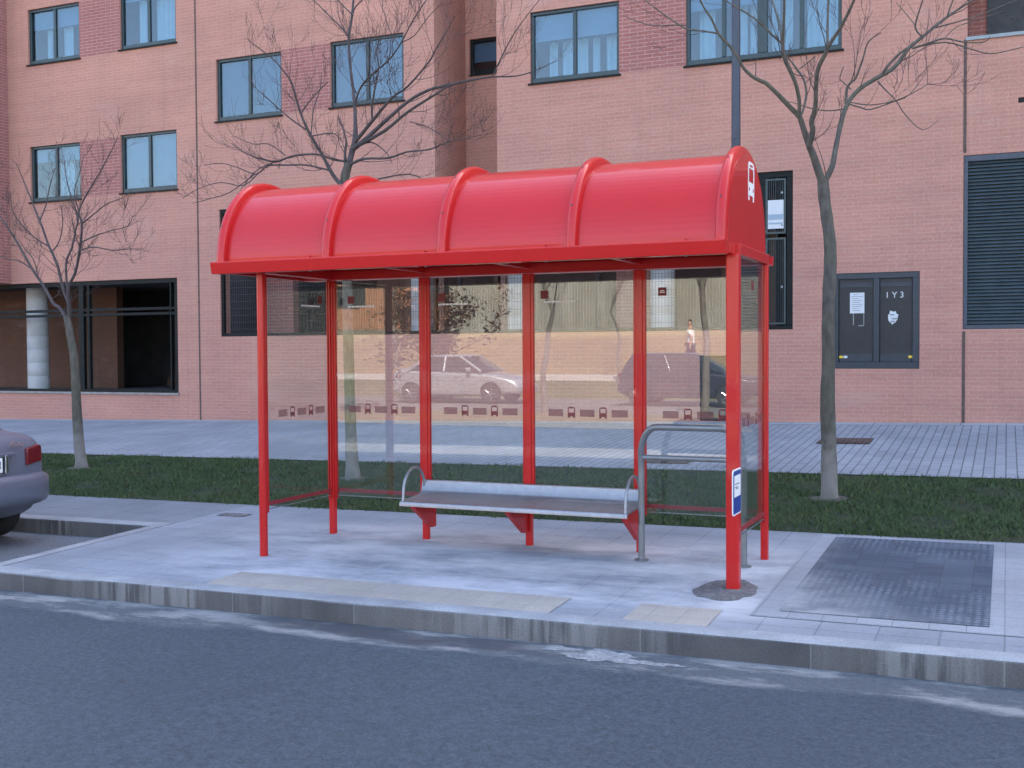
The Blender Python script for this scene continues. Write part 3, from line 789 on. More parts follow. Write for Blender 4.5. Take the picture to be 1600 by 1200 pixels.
def column(x, y, z0, z1, r, par):
    mb = MB(); prof = [(r, z0)]
    z = z0 + .3
    while z < z1 - .05:
        prof += [(r, z - .006), (r - .005, z), (r, z + .006)]; z += .29
    prof.append((r, z1)); mb.lathe(prof, (x, y, 0), 'z', 28); build('column', mb, M['concrete'], par, smooth=True, angle=60)
column(-19.35, 18.3, .845, 3.105, .225, pa)
for x in (-9.82, -7.88, -5.27): column(x, 18.25, 1.945, 4.375, .205, pb)
def fr_open(x0, x1, z0, z1, mulls, trans, y0=YF + .03, d=.07, t=.055):
    mb = MB()
    mb.box(x0 + .003, x1 - .003, y0, y0 + d, z1 - .09, z1 - .003); mb.box(x0 + .003, x1 - .003, y0, y0 + d, z0 + .003, z0 + t)
    mb.box(x0 + .003, x0 + .06, y0, y0 + d, z0 + t, z1 - .09); mb.box(x1 - .10, x1 - .003, y0, y0 + d, z0 + t, z1 - .09)
    for xm, wd in mulls: mb.box(xm - wd / 2, xm + wd / 2, y0 - .003, y0 + d + .003, z0 + t, z1 - .09)
    for zt in trans: mb.box(x0 + .06, x1 - .10, y0 + .004, y0 + d - .004, zt, zt + .055)
    return mb
oa = build('porch_railing', fr_open(*OPA, [(-17.44, .13), (-17.24, .05), (-15.12, .03), (-20.6, .13)], [2.39, 2.49]), M['frame'], bld, bevel=.004)
mb = MB(); mb.box(OPA[0], OPA[1] + .02, YF - .03, YF + .029, .80, .838); build('porch_sill', mb, M['sill'], oa)
ob = build('porch_railing', fr_open(*OPB, [(-11.45, .06), (-8.75, .06), (-6.2, .06), (-3.46, .14), (-3.27, .035)], [], t=.06), M['frame'], bld, bevel=.004)
mb = MB()
x = -13.8
while x < -3.5:
    mb.box(x - .0022, x + .0022, YF + .062, YF + .0664, 2.0, 4.29); x += .052
z = 2.08
while z < 4.3:
    mb.box(-13.82, -3.53, YF + .057, YF + .0615, z - .0022, z + .0022); z += .132
build('wire_mesh', mb, M['black'], ob)
# gate leaf at the right end of the long opening
mb = MB(); gx0, gx1 = -3.44, -3.13
for a, b in ((2.02, 3.36), (3.42, 4.27)):
    mb.box(gx0, gx0 + .03, YF + .02, YF + .075, a, b); mb.box(gx1 - .03, gx1, YF + .02, YF + .075, a, b); mb.box(gx0 + .03, gx1 - .03, YF + .02, YF + .075, a, a + .03); mb.box(gx0 + .03, gx1 - .03, YF + .02, YF + .075, b - .03, b)
    xx = gx0 + .06
    while xx < gx1 - .035:
        mb.box(xx - .004, xx + .004, YF + .04, YF + .048, a + .03, b - .03); xx += .028
build('gate_leaf', mb, M['teal'], ob)
mb = MB(); mb.box(gx0 + .035, gx1 - .035, YF + .02, YF + .028, 3.50, 3.94); nb = build('notice', mb, M['paper'], ob)
mb = MB(); mb.box(gx0 + .05, gx1 - .05, YF + .0165, YF + .0198, 3.57, 3.595); mb.box(gx0 + .04, gx1 - .04, YF + .0165, YF + .0198, 3.64, 3.72); build('notice_print', mb, M['blind'], nb)
for zz in (2.6, 3.55, 4.05):
    mb = MB(); mb.lathe([(.018, -.012), (.018, 0)], (-3.19, YF + .03, zz), 'y', 10); build('bolt', mb, M['sill'], ob)

# meter cabinet with two doors
cb_ = build('meter_cabinet', fr_open(*CAB, [(-1.79, .085)], [], YF + .012, .05, .10), M['slate'], bld, bevel=.005)
for a, b in ((-2.335, -1.835), (-1.745, -1.285)):
    mb = MB(); mb.box(a, b, YF + .045, YF + .06, 1.44, 2.69); d = build('cabinet_door', mb, M['black'], cb_, bevel=.004)
    mb = MB(); mb.box(a + .01, b - .01, YF + .036, YF + .0449, 1.44, 1.56); build('door_rail', mb, M['slate'], d)
    mb = MB(); mb.box(a + .01, b - .01, YF + .036, YF + .0449, 2.56, 2.62); build('door_rail', mb, M['slate'], d)
mb = MB(); mb.box(-2.175, -1.965, YF + .038, YF + .0445, 2.17, 2.48); nb = build('notice', mb, M['paper'], cb_)
mb = MB(); rnd = random.Random(2)
for k in range(9):
    z = 2.455 - .03 * k; xa = -2.16 + rnd.uniform(0, .03); mb.box(xa, -1.98 - rnd.uniform(0, .08), YF + .0365, YF + .0379, z - .006, z)
build('notice_print', mb, M['ink'], nb)
mb = MB(); rnd = random.Random(8); pts = []
for k in range(18):
    a_ = 2 * math.pi * k / 18; rr = 1 + rnd.uniform(-.22, .12); pts.append((-1.555 + .075 * rr * math.cos(a_), 2.10 + .105 * rr * math.sin(a_)))
mb.prism(pts, 'y', YF + .040, YF + .0448); nb = build('torn_notice', mb, M['paper'], cb_)
mb = MB()
for a_, b_, c_ in ((-1.60, -1.54, 2.13), (-1.57, -1.50, 2.07), (-1.59, -1.53, 2.03)): mb.box(a_, b_, YF + .0385, YF + .0399, c_, c_ + .018)
build('notice_print', mb, M['ink'], nb)
for xa, mt in ((-2.33, 'yellow'), (-2.265, 'paper'), (-1.335, 'yellow')):
    mb = MB(); mb.box(xa, xa + .055, YF + .030, YF + .0355, 1.495, 1.53); build('sticker', mb, M[mt], cb_)
mb = MB(); mb.box(-2.13, -2.118, YF + .041, YF + .0446, 1.99, 2.17); mb.box(-1.98, -1.968, YF + .041, YF + .0446, 1.99, 2.17); mb.box(-2.05, -1.975, YF + .041, YF + .0446, 1.975, 1.99); build('tape_remnant', mb, M['sill'], cb_)

def text_mesh(name, s, size, mat, parent, loc, rot, extrude=.001, italic=0.0):
    cu = bpy.data.curves.new(name, 'FONT'); cu.body = s; cu.size = size; cu.extrude = extrude; cu.shear = italic; cu.align_x = 'CENTER'; cu.align_y = 'CENTER'
    tmp = bpy.data.objects.new(name, cu); COL.objects.link(tmp)
    dg = bpy.context.evaluated_depsgraph_get(); me = bpy.data.meshes.new_from_object(tmp.evaluated_get(dg))
    bpy.data.objects.remove(tmp); bpy.data.curves.remove(cu)
    o = bpy.data.objects.new(name, me); COL.objects.link(o); me.materials.clear(); me.materials.append(mat)
    o.parent = parent; o.location = Vector(loc) - wloc(parent); o.rotation_euler = rot; return o
text_mesh('stencil_text', '1 Y 3', .125, M['paper'], cb_, (-1.535, YF + .0425, 2.43), (R(90), 0, 0))

# low dark hatch and vent
mb = MB(); mb.box(HATCH[0] + .003, HATCH[1] - .003, YF + .03, YF + .06, HATCH[2], HATCH[3] - .003); hd = build('metal_hatch', mb, M['black'], bld, bevel=.004)
mb = MB(); mb.lathe([(.02, -.02), (.02, 0)], (-3.93, YF + .03, 1.05), 'y', 12); build('hatch_knob', mb, M['steel'], hd)
mb = MB()
for z in (5.12, 5.138, 5.156, 5.174): mb.box(.127, .258, YF + .02, YF + .05, z - .004, z + .004)
build('vent_grille', mb, M['black'], bld)
# louvred screen at the right
lv = build('louvre_screen', fr_open(*LOU, [(.98, .05)], [], YF + .012, .07, .06), M['lamp'], bld, bevel=.004)
mb = MB(); z = 1.99
while z < 4.31:
    mb.prism([(YF + .03, z), (YF + .034, z - .002), (YF + .075, z + .036), (YF + .071, z + .040)], 'x', -.53, 2.5); z += .05
build('louvre_slat', mb, M['tealslat'], lv)
mb = MB(); mb.quad((-.56, YF + .09, 1.95), (2.55, YF + .09, 1.95), (2.55, YF + .09, 4.38), (-.56, YF + .09, 4.38)); build('louvre_back', mb, M['black'], lv)

# ------------------------------------------------------------------ bus shelter
PX = (-5.46, -4.525, -3.57, -2.625, -1.655)
YB, YFR = 8.45, 7.43
sh = thing('bus_shelter', 'red barrel-roofed bus shelter with clear glass panes and steel bench', 'bus shelter', (-3.55, 7.95, gfront(-3.55, 7.95)))
# posts
def gz(x, y): return gfront(x, y) - .05
mb = MB(); mb.tube([(PX[0], YFR, gz(PX[0], YFR)), (PX[0], YFR, 2.268)], .033, 20); build('post', mb, M['red'], sh, smooth=True, angle=60)
mb = MB(); mb.box(PX[4] - .05, PX[4] + .036, YFR - .045, YFR + .045, gz(PX[4], YFR), 2.268); build('post', mb, M['red'], sh, bevel=.012, seg=3)
for x in PX:
    mb = MB(); mb.box(x - .027, x + .027, YB - .027, YB + .027, gz(x, YB), 2.262); build('post', mb, M['red'], sh, bevel=.008)
# beams under the vault
RX0, RX1 = -5.79, -1.655
mb = MB(); mb.box(-5.72, -1.63, YB - .035, YB + .06, 2.264, 2.345); build('beam', mb, M['red'], sh, bevel=.006)
mb = MB(); mb.box(-5.72, -1.676, 7.36, 7.47, 2.272, 2.345); build('beam', mb, M['red'], sh, bevel=.006)
for x in (PX[0], PX[4]):
    mb = MB(); mb.box(x - .03, x + .03, 7.472, YB - .037, 2.268, 2.34); build('beam', mb, M['red'], sh, bevel=.006)
for x in PX[1:4]:
    mb = MB(); mb.box(x - .022, x + .022, 7.472, YB - .037, 2.30, 2.34); build('beam', mb, M['red'], sh, bevel=.004)
# vault
CY, ZB, A_, H_ = 7.935, 2.33, .655, .705
def arc(a, h, n=40, p=2.0, t0=0, t1=math.pi):
    out = []
    for i in range(n + 1):
        t = t0 + (t1 - t0) * i / n; c, s = math.cos(t), math.sin(t)
        out.append((CY - a * math.copysign(abs(c) ** (2 / p), c), ZB + h * abs(s) ** (2 / p)))
    return out
PEX = 2.12
mb = MB(); o_ = arc(A_ - .035, H_ - .035, 48, PEX); i_ = arc(A_ - .042, H_ - .042, 48, PEX)
for (a, b) in zip(o_, o_[1:]): mb.quad((RX0 + .03, a[0], a[1]), (RX1 - .02, a[0], a[1]), (RX1 - .02, b[0], b[1]), (RX0 + .03, b[0], b[1]))
for (a, b) in zip(i_, i_[1:]): mb.quad((RX1 - .02, a[0], a[1]), (RX0 + .03, a[0], a[1]), (RX0 + .03, b[0], b[1]), (RX1 - .02, b[0], b[1]))
for k in (0, -1):
    mb.quad((RX0 + .03, o_[k][0], o_[k][1]), (RX1 - .02, o_[k][0], o_[k][1]), (RX1 - .02, i_[k][0], i_[k][1]), (RX0 + .03, i_[k][0], i_[k][1]))
build('roof_vault', mb, M['red'], sh, smooth=True, angle=50)
# ribs: swept with a rounded top
RIBX = (-5.735, -4.75, -3.76, -2.755, -1.715)
for rx in RIBX:
    mb = MB(); n = 52; hw = .036
    sec = [(-hw, -.036), (-hw, .004), (-hw * .78, .020), (-hw * .3, .029), (hw * .3, .029), (hw * .78, .020), (hw, .004), (hw, -.036)]
    rings = []
    for i in range(n + 1):
        t = math.pi * i / n; c, s = math.cos(t), math.sin(t)
        ring = []
        for sx, so_ in sec:
            a, h = A_ - .006 + so_, H_ - .006 + so_
            ring.append((rx + sx, CY - a * math.copysign(abs(c) ** (2 / PEX), c), ZB + h * abs(s) ** (2 / PEX)))
        rings.append(ring)
    for a, b in zip(rings, rings[1:]):
        for k in range(len(sec)):
            j = (k + 1) % len(sec); mb.quad(a[k], a[j], b[j], b[k])
    mb.poly(rings[0]); mb.poly(rings[-1])
    rb = build('roof_rib', mb, M['red'], sh, smooth=True, angle=40)
    bm = bmesh.new(); bm.from_mesh(rb.data); bmesh.ops.remove_doubles(bm, verts=bm.verts, dist=1e-5); bmesh.ops.recalc_face_normals(bm, faces=bm.faces); bm.to_mesh(rb.data); bm.free(); rb.data.shade_smooth(); rb.data.set_sharp_from_angle(angle=R(38))
    for t in (.42, .95):
        c, s = math.cos(t), math.sin(t); a, h = A_ + .021, H_ + .021
        p = Vector((rx - .004, CY - a * c ** (2 / PEX), ZB + h * s ** (2 / PEX))); nn = Vector((0, -c / a, s / h)).normalized()
        mb = MB(); mb.tube([p - nn * .006, p + nn * .0045], .0075, 8); build('rivet', mb, M['rust'], rb)
# end panels with a bus emblem
for rx, sgn in ((RX1 - .022, 1), (RX0 + .032, -1)):
    mb = MB(); pr = arc(A_ - .03, H_ - .03, 40, PEX)
    mb.prism(pr, 'x', rx - .006, rx + .006); ep = build('end_panel', mb, M['red'], sh)
    # low frame strip at the foot
    mb = MB(); mb.box(rx - .014, rx + .02 if sgn > 0 else rx + .014, 7.30, 8.60, 2.268, 2.335); build('panel_foot', mb, M['red'], ep, bevel=.004)
    if sgn > 0:
        x = rx + .0064; yc, zc = 8.03, 2.83; mb = MB()
        def rect(y0, y1, z0, z1): mb.box(x, x + .002, yc + y0, yc + y1, zc + z0, zc + z1)
        # front view of a bus: roof, windscreen frame, bonnet with two lamps, wheels
        mb.prism([(yc - .10, zc + .085), (yc + .10, zc + .085), (yc + .095, zc + .115), (yc + .06, zc + .132), (yc - .06, zc + .132), (yc - .095, zc + .115)], 'x', x, x + .002)
        rect(-.10, -.078, -.012, .085); rect(.078, .10, -.012, .085)
        rect(-.10, .10, -.105, -.012); rect(-.092, -.06, -.142, -.105); rect(.06, .092, -.142, -.105)
        build('bus_emblem', mb, M['white'], ep)
        mb = MB(); mb.box(x + .0021, x + .003, yc - .045, yc + .045, zc + .098, zc + .112); build('emblem_slot', mb, M['red'], ep)
        for q in (-.066, .066):
            mb = MB(); mb.lathe([(.014, .0021), (.014, .003)], (x, yc + q, zc - .062), 'x', 14); build('emblem_lamp', mb, M['red'], ep)
# gutters
gp = [(7.215, 2.345), (7.235, 2.258), (7.359, 2.262), (7.359, 2.27), (7.243, 2.268), (7.226, 2.338), (7.30, 2.345), (7.30, 2.353), (7.22, 2.353)]
mb = MB(); mb.prism(gp, 'x', -5.785, -1.672); gu = build('gutter', mb, M['red'], sh, bevel=.003)
mb = MB(); mb.prism([(7.217, 2.345), (7.236, 2.26), (7.30, 2.262), (7.30, 2.345)], 'x', -5.789, -5.785); build('gutter_end', mb, M['red'], gu)
mb = MB(); mb.prism([(7.217, 2.345), (7.236, 2.26), (7.30, 2.262), (7.30, 2.345)], 'x', -1.672, -1.668); build('gutter_end', mb, M['red'], gu)
for xa in (-5.45, -4.45, -3.5, -2.5):
    mb = MB(); mb.box(xa, xa + .55, 7.285, 7.30, 2.353, 2.372); build('cover_strip', mb, M['red'], gu)
mb = MB(); mb.prism([(8.66, 2.34), (8.645, 2.268), (8.52, 2.268), (8.52, 2.278), (8.635, 2.278), (8.648, 2.34)], 'x', -5.785, -1.63); build('gutter', mb, M['red'], sh, bevel=.003)
for xa in (-4.9, -3.9, -2.95, -1.95):
    mb = MB(); mb.lathe([(.010, 0), (.010, .006)], (xa, 7.30, 2.2535), 'z', 10); build('bolt', mb, M['steel'], gu)

# glass panes with their frames, film frieze and stickers
def pane(a, b, axis, fixed, red_at=.2, line=(.0, .22), text=False):
    """pane between a and b along axis ('x' at Y=fixed, 'y' at X=fixed)"""
    z0, z1 = .372, 2.262
    def bx(mb, u0, u1, n0, n1, za, zb):
        if axis == 'x': mb.box(u0, u1, fixed + n0, fixed + n1, za, zb)
        else: mb.box(fixed + n0, fixed + n1, u0, u1, za, zb)
    mb = MB(); bx(mb, a, b, -.004, .004, z0, z1); g = build('glass_pane', mb, M['shelterglass'], sh)
    mb = MB(); t = .022
    bx(mb, a - .001, a + t, -.017, -.0045, z0 - .03, z1); bx(mb, b - t, b + .001, -.017, -.0045, z0 - .03, z1)
    bx(mb, a - .001, a + t, .0045, .017, z0 - .03, z1); bx(mb, b - t, b + .001, .0045, .017, z0 - .03, z1)
    build('pane_frame', mb, M['red'], g, bevel=.003)
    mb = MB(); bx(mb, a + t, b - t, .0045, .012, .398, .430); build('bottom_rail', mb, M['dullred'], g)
    mb = MB(); bx(mb, a + t, b - t, -.006, .006, z0 - .006, z0); build('edge_seal', mb, M['tube'], g)
    # frieze: brick-coloured bars and little bus fronts
    mid = (a + b) / 2; s = min(1.0, (b - a) / .9); u = mid - .30 * s; zc = 1.135
    film = MB(); bus = MB(); nf = (-.0062, -.0046) if axis == 'x' else ((.0046, .0062) if fixed > -3 else (.0046, .0062))
    for k, wd in enumerate((.125, .05, .125, .05, .135)):
        wd *= s
        if k % 2 == 0:
            film = MB(); bx(film, u, u + wd, *nf, zc - .03, zc + .028); build('film_bar', film, M['film'], g)
        else:
            bus = MB()
            c = u + wd / 2; h = .031 * s
            bx(bus, c - h, c - h + .008, *nf, zc + .002, zc + .040); bx(bus, c + h - .008, c + h, *nf, zc + .002, zc + .040); bx(bus, c - h + .008, c + h - .008, *nf, zc + .036, zc + .048)
            bx(bus, c - h, c + h, *nf, zc - .030, zc + .002); bx(bus, c - h, c - h + .016, *nf, zc - .040, zc - .030); bx(bus, c + h - .016, c + h, *nf, zc - .040, zc - .030)
            build('bus_icon', bus, M['busfrit'], g)
        u += wd + .048 * s
    r = a + red_at
    mb = MB(); bx(mb, r - .033, r + .033, *nf, 2.055, 2.12); build('red_sticker', mb, M['darkfilm'], g)
    if text:
        mb = MB(); bx(mb, r - .02, r + .02, nf[0] - .0006, nf[0] - .0001, 2.078, 2.086); bx(mb, r - .016, r + .016, nf[0] - .0006, nf[0] - .0001, 2.091, 2.098); build('sticker_text', mb, M['white'], g)
    if line:
        mb = MB(); x = r + line[0]; rnd = random.Random(int(abs(a) * 100))
        while x < r + line[1]:
            wd = rnd.uniform(.012, .035); bx(mb, x, min(x + wd, r + line[1]), *nf, 2.022, 2.036); x += wd + .006
        build('sticker_text', mb, M['white'], g)
pane(PX[0] + .027, PX[1] - .027, 'x', YB, .18, (-.03, .24))
pane(PX[1] + .027, PX[2] - .027, 'x', YB, .135, (-.03, .24))
pane(PX[2] + .027, PX[3] - .027, 'x', YB, .115, (.0, .28))
pane(PX[3] + .027, PX[4] - .027, 'x', YB, .155, None, True)
pane(YFR + .036, YB - .03, 'y', PX[0], .80, (-.28, .0))
pane(YFR + .048, YB - .03, 'y', PX[4], .5, None)
# bench
bx0, bx1 = -4.525, -2.585
prof = [(7.985, .376), (7.985, .398), (7.992, .410), (8.006, .416), (8.10, .420), (8.30, .434), (8.345, .446), (8.365, .468), (8.385, .545), (8.398, .552), (8.404, .545),
        (8.382, .458), (8.358, .430), (8.30, .420), (8.10, .406), (8.012, .402), (8.0, .396), (8.0, .376)]
mb = MB(); mb.prism(prof, 'x', bx0, bx1); be = build('bench', mb, M['steel'], sh, smooth=True, angle=35)
for x in (bx0 + .02, bx1 - .02):
    mb = MB(); P = []
    for k in range(15):
        t = math.pi * .98 * k / 14
        P.append((x, 8.20 - .185 * math.cos(t), .43 + .03 * k / 14 + (.225 * math.sin(t) ** .8)))
    P = [(x, 8.01, .405)] + P + [(x, 8.39, .46)]
    mb.tube(P, .0125, 12); build('armrest', mb, M['steel'], be, smooth=True, angle=60)
for x in (PX[1] + .09, PX[2] - .02, PX[3] + .0):
    mb = MB(); mb.prism([(8.03, .400), (8.05, .350), (8.36, .155), (8.42, .155), (8.42, .42), (8.30, .418)], 'x', x - .022, x + .022); build('bracket', mb, M['red'], be, bevel=.004)

# leaning rail, free-standing under the roof
lr = thing('leaning_rail', 'grey tubular leaning rail with two bars standing at the right end of the bench', 'leaning rail', (-2.12, 8.14, gfront(-2.12, 8.14)))
def railcurve(x0, x1, y, zt, ztop):
    P = [(x0, y, gz(x0, y) + .02), (x0, y, zt - .1)]
    for k in range(9):
        t = k / 8 * math.pi / 2; P.append((x0 + (x0 * 0 + .155) * (1 - math.cos(t)) * (1 if x1 > x0 else -1), y - .10 * (k / 8), zt + (ztop - zt) * math.sin(t)))
    Q = [(x0 + x1 - p[0], p[1], p[2]) for p in reversed(P)]
    return P + Q
mb = MB(); mb.tube(railcurve(-2.52, -1.745, 8.14, .83, 1.065), .025, 16); build('loop_tube', mb, M['tube'], lr, smooth=True, angle=60)
mb = MB(); mb.tube([(-2.505, 8.135, .828), (-1.76, 8.135, .828)], .021, 16); build('cross_bar', mb, M['tube'], lr, smooth=True, angle=60)
for x in (-2.52, -1.745):
    mb = MB(); mb.lathe([(.055, .0), (.055, .008), (.03, .012)], (x, 8.14, gfront(x, 8.14) + .001), 'z', 20); build('foot_plate', mb, M['tube'], lr, smooth=True)
# stop plate on the right front post
st = thing('bus_stop_plate', 'small blue and white bus stop plate on the thick right front post', 'stop sign', (-1.612, 7.28, .56))
def rrect(y0, y1, z0, z1, r, n=5):
    out = []
    for cy, cz, a0 in ((y1 - r, z1 - r, 0), (y0 + r, z1 - r, 90), (y0 + r, z0 + r, 180), (y1 - r, z0 + r, 270)):
        for k in range(n + 1): t = R(a0 + 90 * k / n); out.append((cy + r * math.cos(t), cz + r * math.sin(t)))
    return out
mb = MB(); mb.prism(rrect(7.19, 7.44, .555, .855, .03), 'x', -1.618, -1.612); build('plate', mb, M['white'], st)
mb = MB(); mb.prism(rrect(7.20, 7.43, .565, .845, .024), 'x', -1.6119, -1.6105); build('blue_face', mb, M['blue'], st)
mb = MB(); mb.box(-1.6104, -1.6092, 7.225, 7.405, .675, .815); build('timetable', mb, M['white'], st)
mb = MB(); mb.box(-1.6091, -1.608, 7.24, 7.36, .755, .762); mb.box(-1.6091, -1.608, 7.24, 7.32, .735, .742); mb.box(-1.6091, -1.608, 7.265, 7.33, .725, .732); build('printed_text', mb, M['ink'], st)

# ------------------------------------------------------------------ trees
rt = random.Random(11)
def sprout(mb, p, d, length, rad, level, rnd, seg=5, tropism=.10):
    pts = [p.copy()]; rr = [rad]; q = p.copy(); d = d.normalized()
    for i in range(seg):
        d = (d + Vector((rnd.gauss(0, .13), rnd.gauss(0, .13), rnd.gauss(0, .10) + tropism))).normalized()
        q = q + d * (length / seg); pts.append(q.copy()); rr.append(max(.0016, rad * (1 - .82 * (i + 1) / seg)))
    mb.tube(pts, rr, 5 if rad > .008 else 4, caps=False)
    if level > 0:
        nch = rnd.randint(2, 4)
        for k in range(nch):
            t = rnd.uniform(.25, .95); i = min(seg - 1, int(t * seg)); base = pts[i].lerp(pts[i + 1], t * seg - i)
            dd = (pts[i + 1] - pts[i]).normalized(); side = dd.cross(Vector((rnd.gauss(0, 1), rnd.gauss(0, 1), rnd.gauss(0, 1)))).normalized()
            ang = R(rnd.uniform(28, 58)); nd = dd * math.cos(ang) + side * math.sin(ang)
            sprout(mb, base, nd, length * rnd.uniform(.4, .7), max(.002, rr[i] * .55), level - 1, rnd, seg, tropism)

def traced_tree(label, base, Y, trunk, limbs, depth_amp, seed, twigs, tw_len, flare=1.35, group='bare street trees on the lawn', cmat='bark', slim=1.0, trop=.10):
    """trunk/limbs: lists of (px, py, width_px) read off the photograph, laid out in depth round the trunk"""
    rnd = random.Random(seed); bxy = at(base[0], base[1], Y)
    z0 = ground(bxy.x, Y)
    t = thing('street_tree', label, 'tree', (bxy.x, Y, z0), group)
    def dep(P): return (P - Vector((bxy.x, Y, 0))).y
    mb = MB(); P = []; rr = []
    for i, (px, py, wd) in enumerate(trunk):
        p = at(px, py, Y); dist = (p - CAM).dot(_f); P.append(p); rr.append(wd / 2 * dist / FPX)
    P[0].z = z0 - .08; P.insert(1, at(trunk[0][0], trunk[0][1] - 14, Y)); rr.insert(1, rr[0] * .93); rr[0] *= flare
    def dense(P, rr, k=3):
        out = []; ro = []
        for i in range(len(P) - 1):
            p0 = P[max(0, i - 1)]; p1, p2 = P[i], P[i + 1]; p3 = P[min(len(P) - 1, i + 2)]
            for j in range(k):
                u = j / k
                q = .5 * ((2 * p1) + (p2 - p0) * u + (2 * p0 - 5 * p1 + 4 * p2 - p3) * u * u + (-p0 + 3 * p1 - 3 * p2 + p3) * u ** 3)
                out.append(q); ro.append((rr[i] * (1 - u) + rr[i + 1] * u) * (1 + rnd.uniform(-.05, .05)))
        out.append(P[-1]); ro.append(rr[-1]); return out, ro
    Pd, Rd = dense(P, rr); mb.tube(Pd, Rd, 14)
    build('trunk', mb, M['bark'], t, smooth=True, angle=70)
    lm = MB(); tw = MB(); allseg = []
    for li, limb in enumerate(limbs):
        sgn = rnd.choice((-1, 1)) * rnd.uniform(.25, 1.0); P = []; rr = []; n = len(limb)
        if limb[0][3:] and limb[0][3] is not None: sgn = limb[0][3]
        L0 = limb[0]
        y0 = Y
        for i, q in enumerate(limb):
            yy = Y + sgn * depth_amp * (math.hypot(q[0] - trunk[-1][0], q[1] - trunk[-1][1]) / 250.0)
            p = at(q[0], q[1], yy); P.append(p); rr.append(max(.0022, slim * q[2] / 2 * (p - CAM).dot(_f) / FPX))
        Pd, Rd = dense(P, rr, 3); lm.tube(Pd, Rd, 8 if rr[0] > .02 else 6, caps=False)
        for i in range(1, len(Pd) - 1): allseg.append((Pd[i], (Pd[i + 1] - Pd[i - 1]).normalized(), Rd[i]))
    build('crown', lm, M[cmat], t, smooth=True, angle=70)
    for k in range(twigs):
        p, d, r = rnd.choice(allseg)
        side = d.cross(Vector((rnd.gauss(0, 1), rnd.gauss(0, 1), rnd.gauss(0, 1)))).normalized(); ang = R(rnd.uniform(25, 65))
        sprout(tw, p, d * math.cos(ang) + side * math.sin(ang), rnd.uniform(.35, 1.0) * tw_len, min(max(.0024, r * .38), .0050), 2 if rnd.random() < .55 else 1, rnd, 5, trop)
    build('twigs', tw, M['twig'], t)
    return t

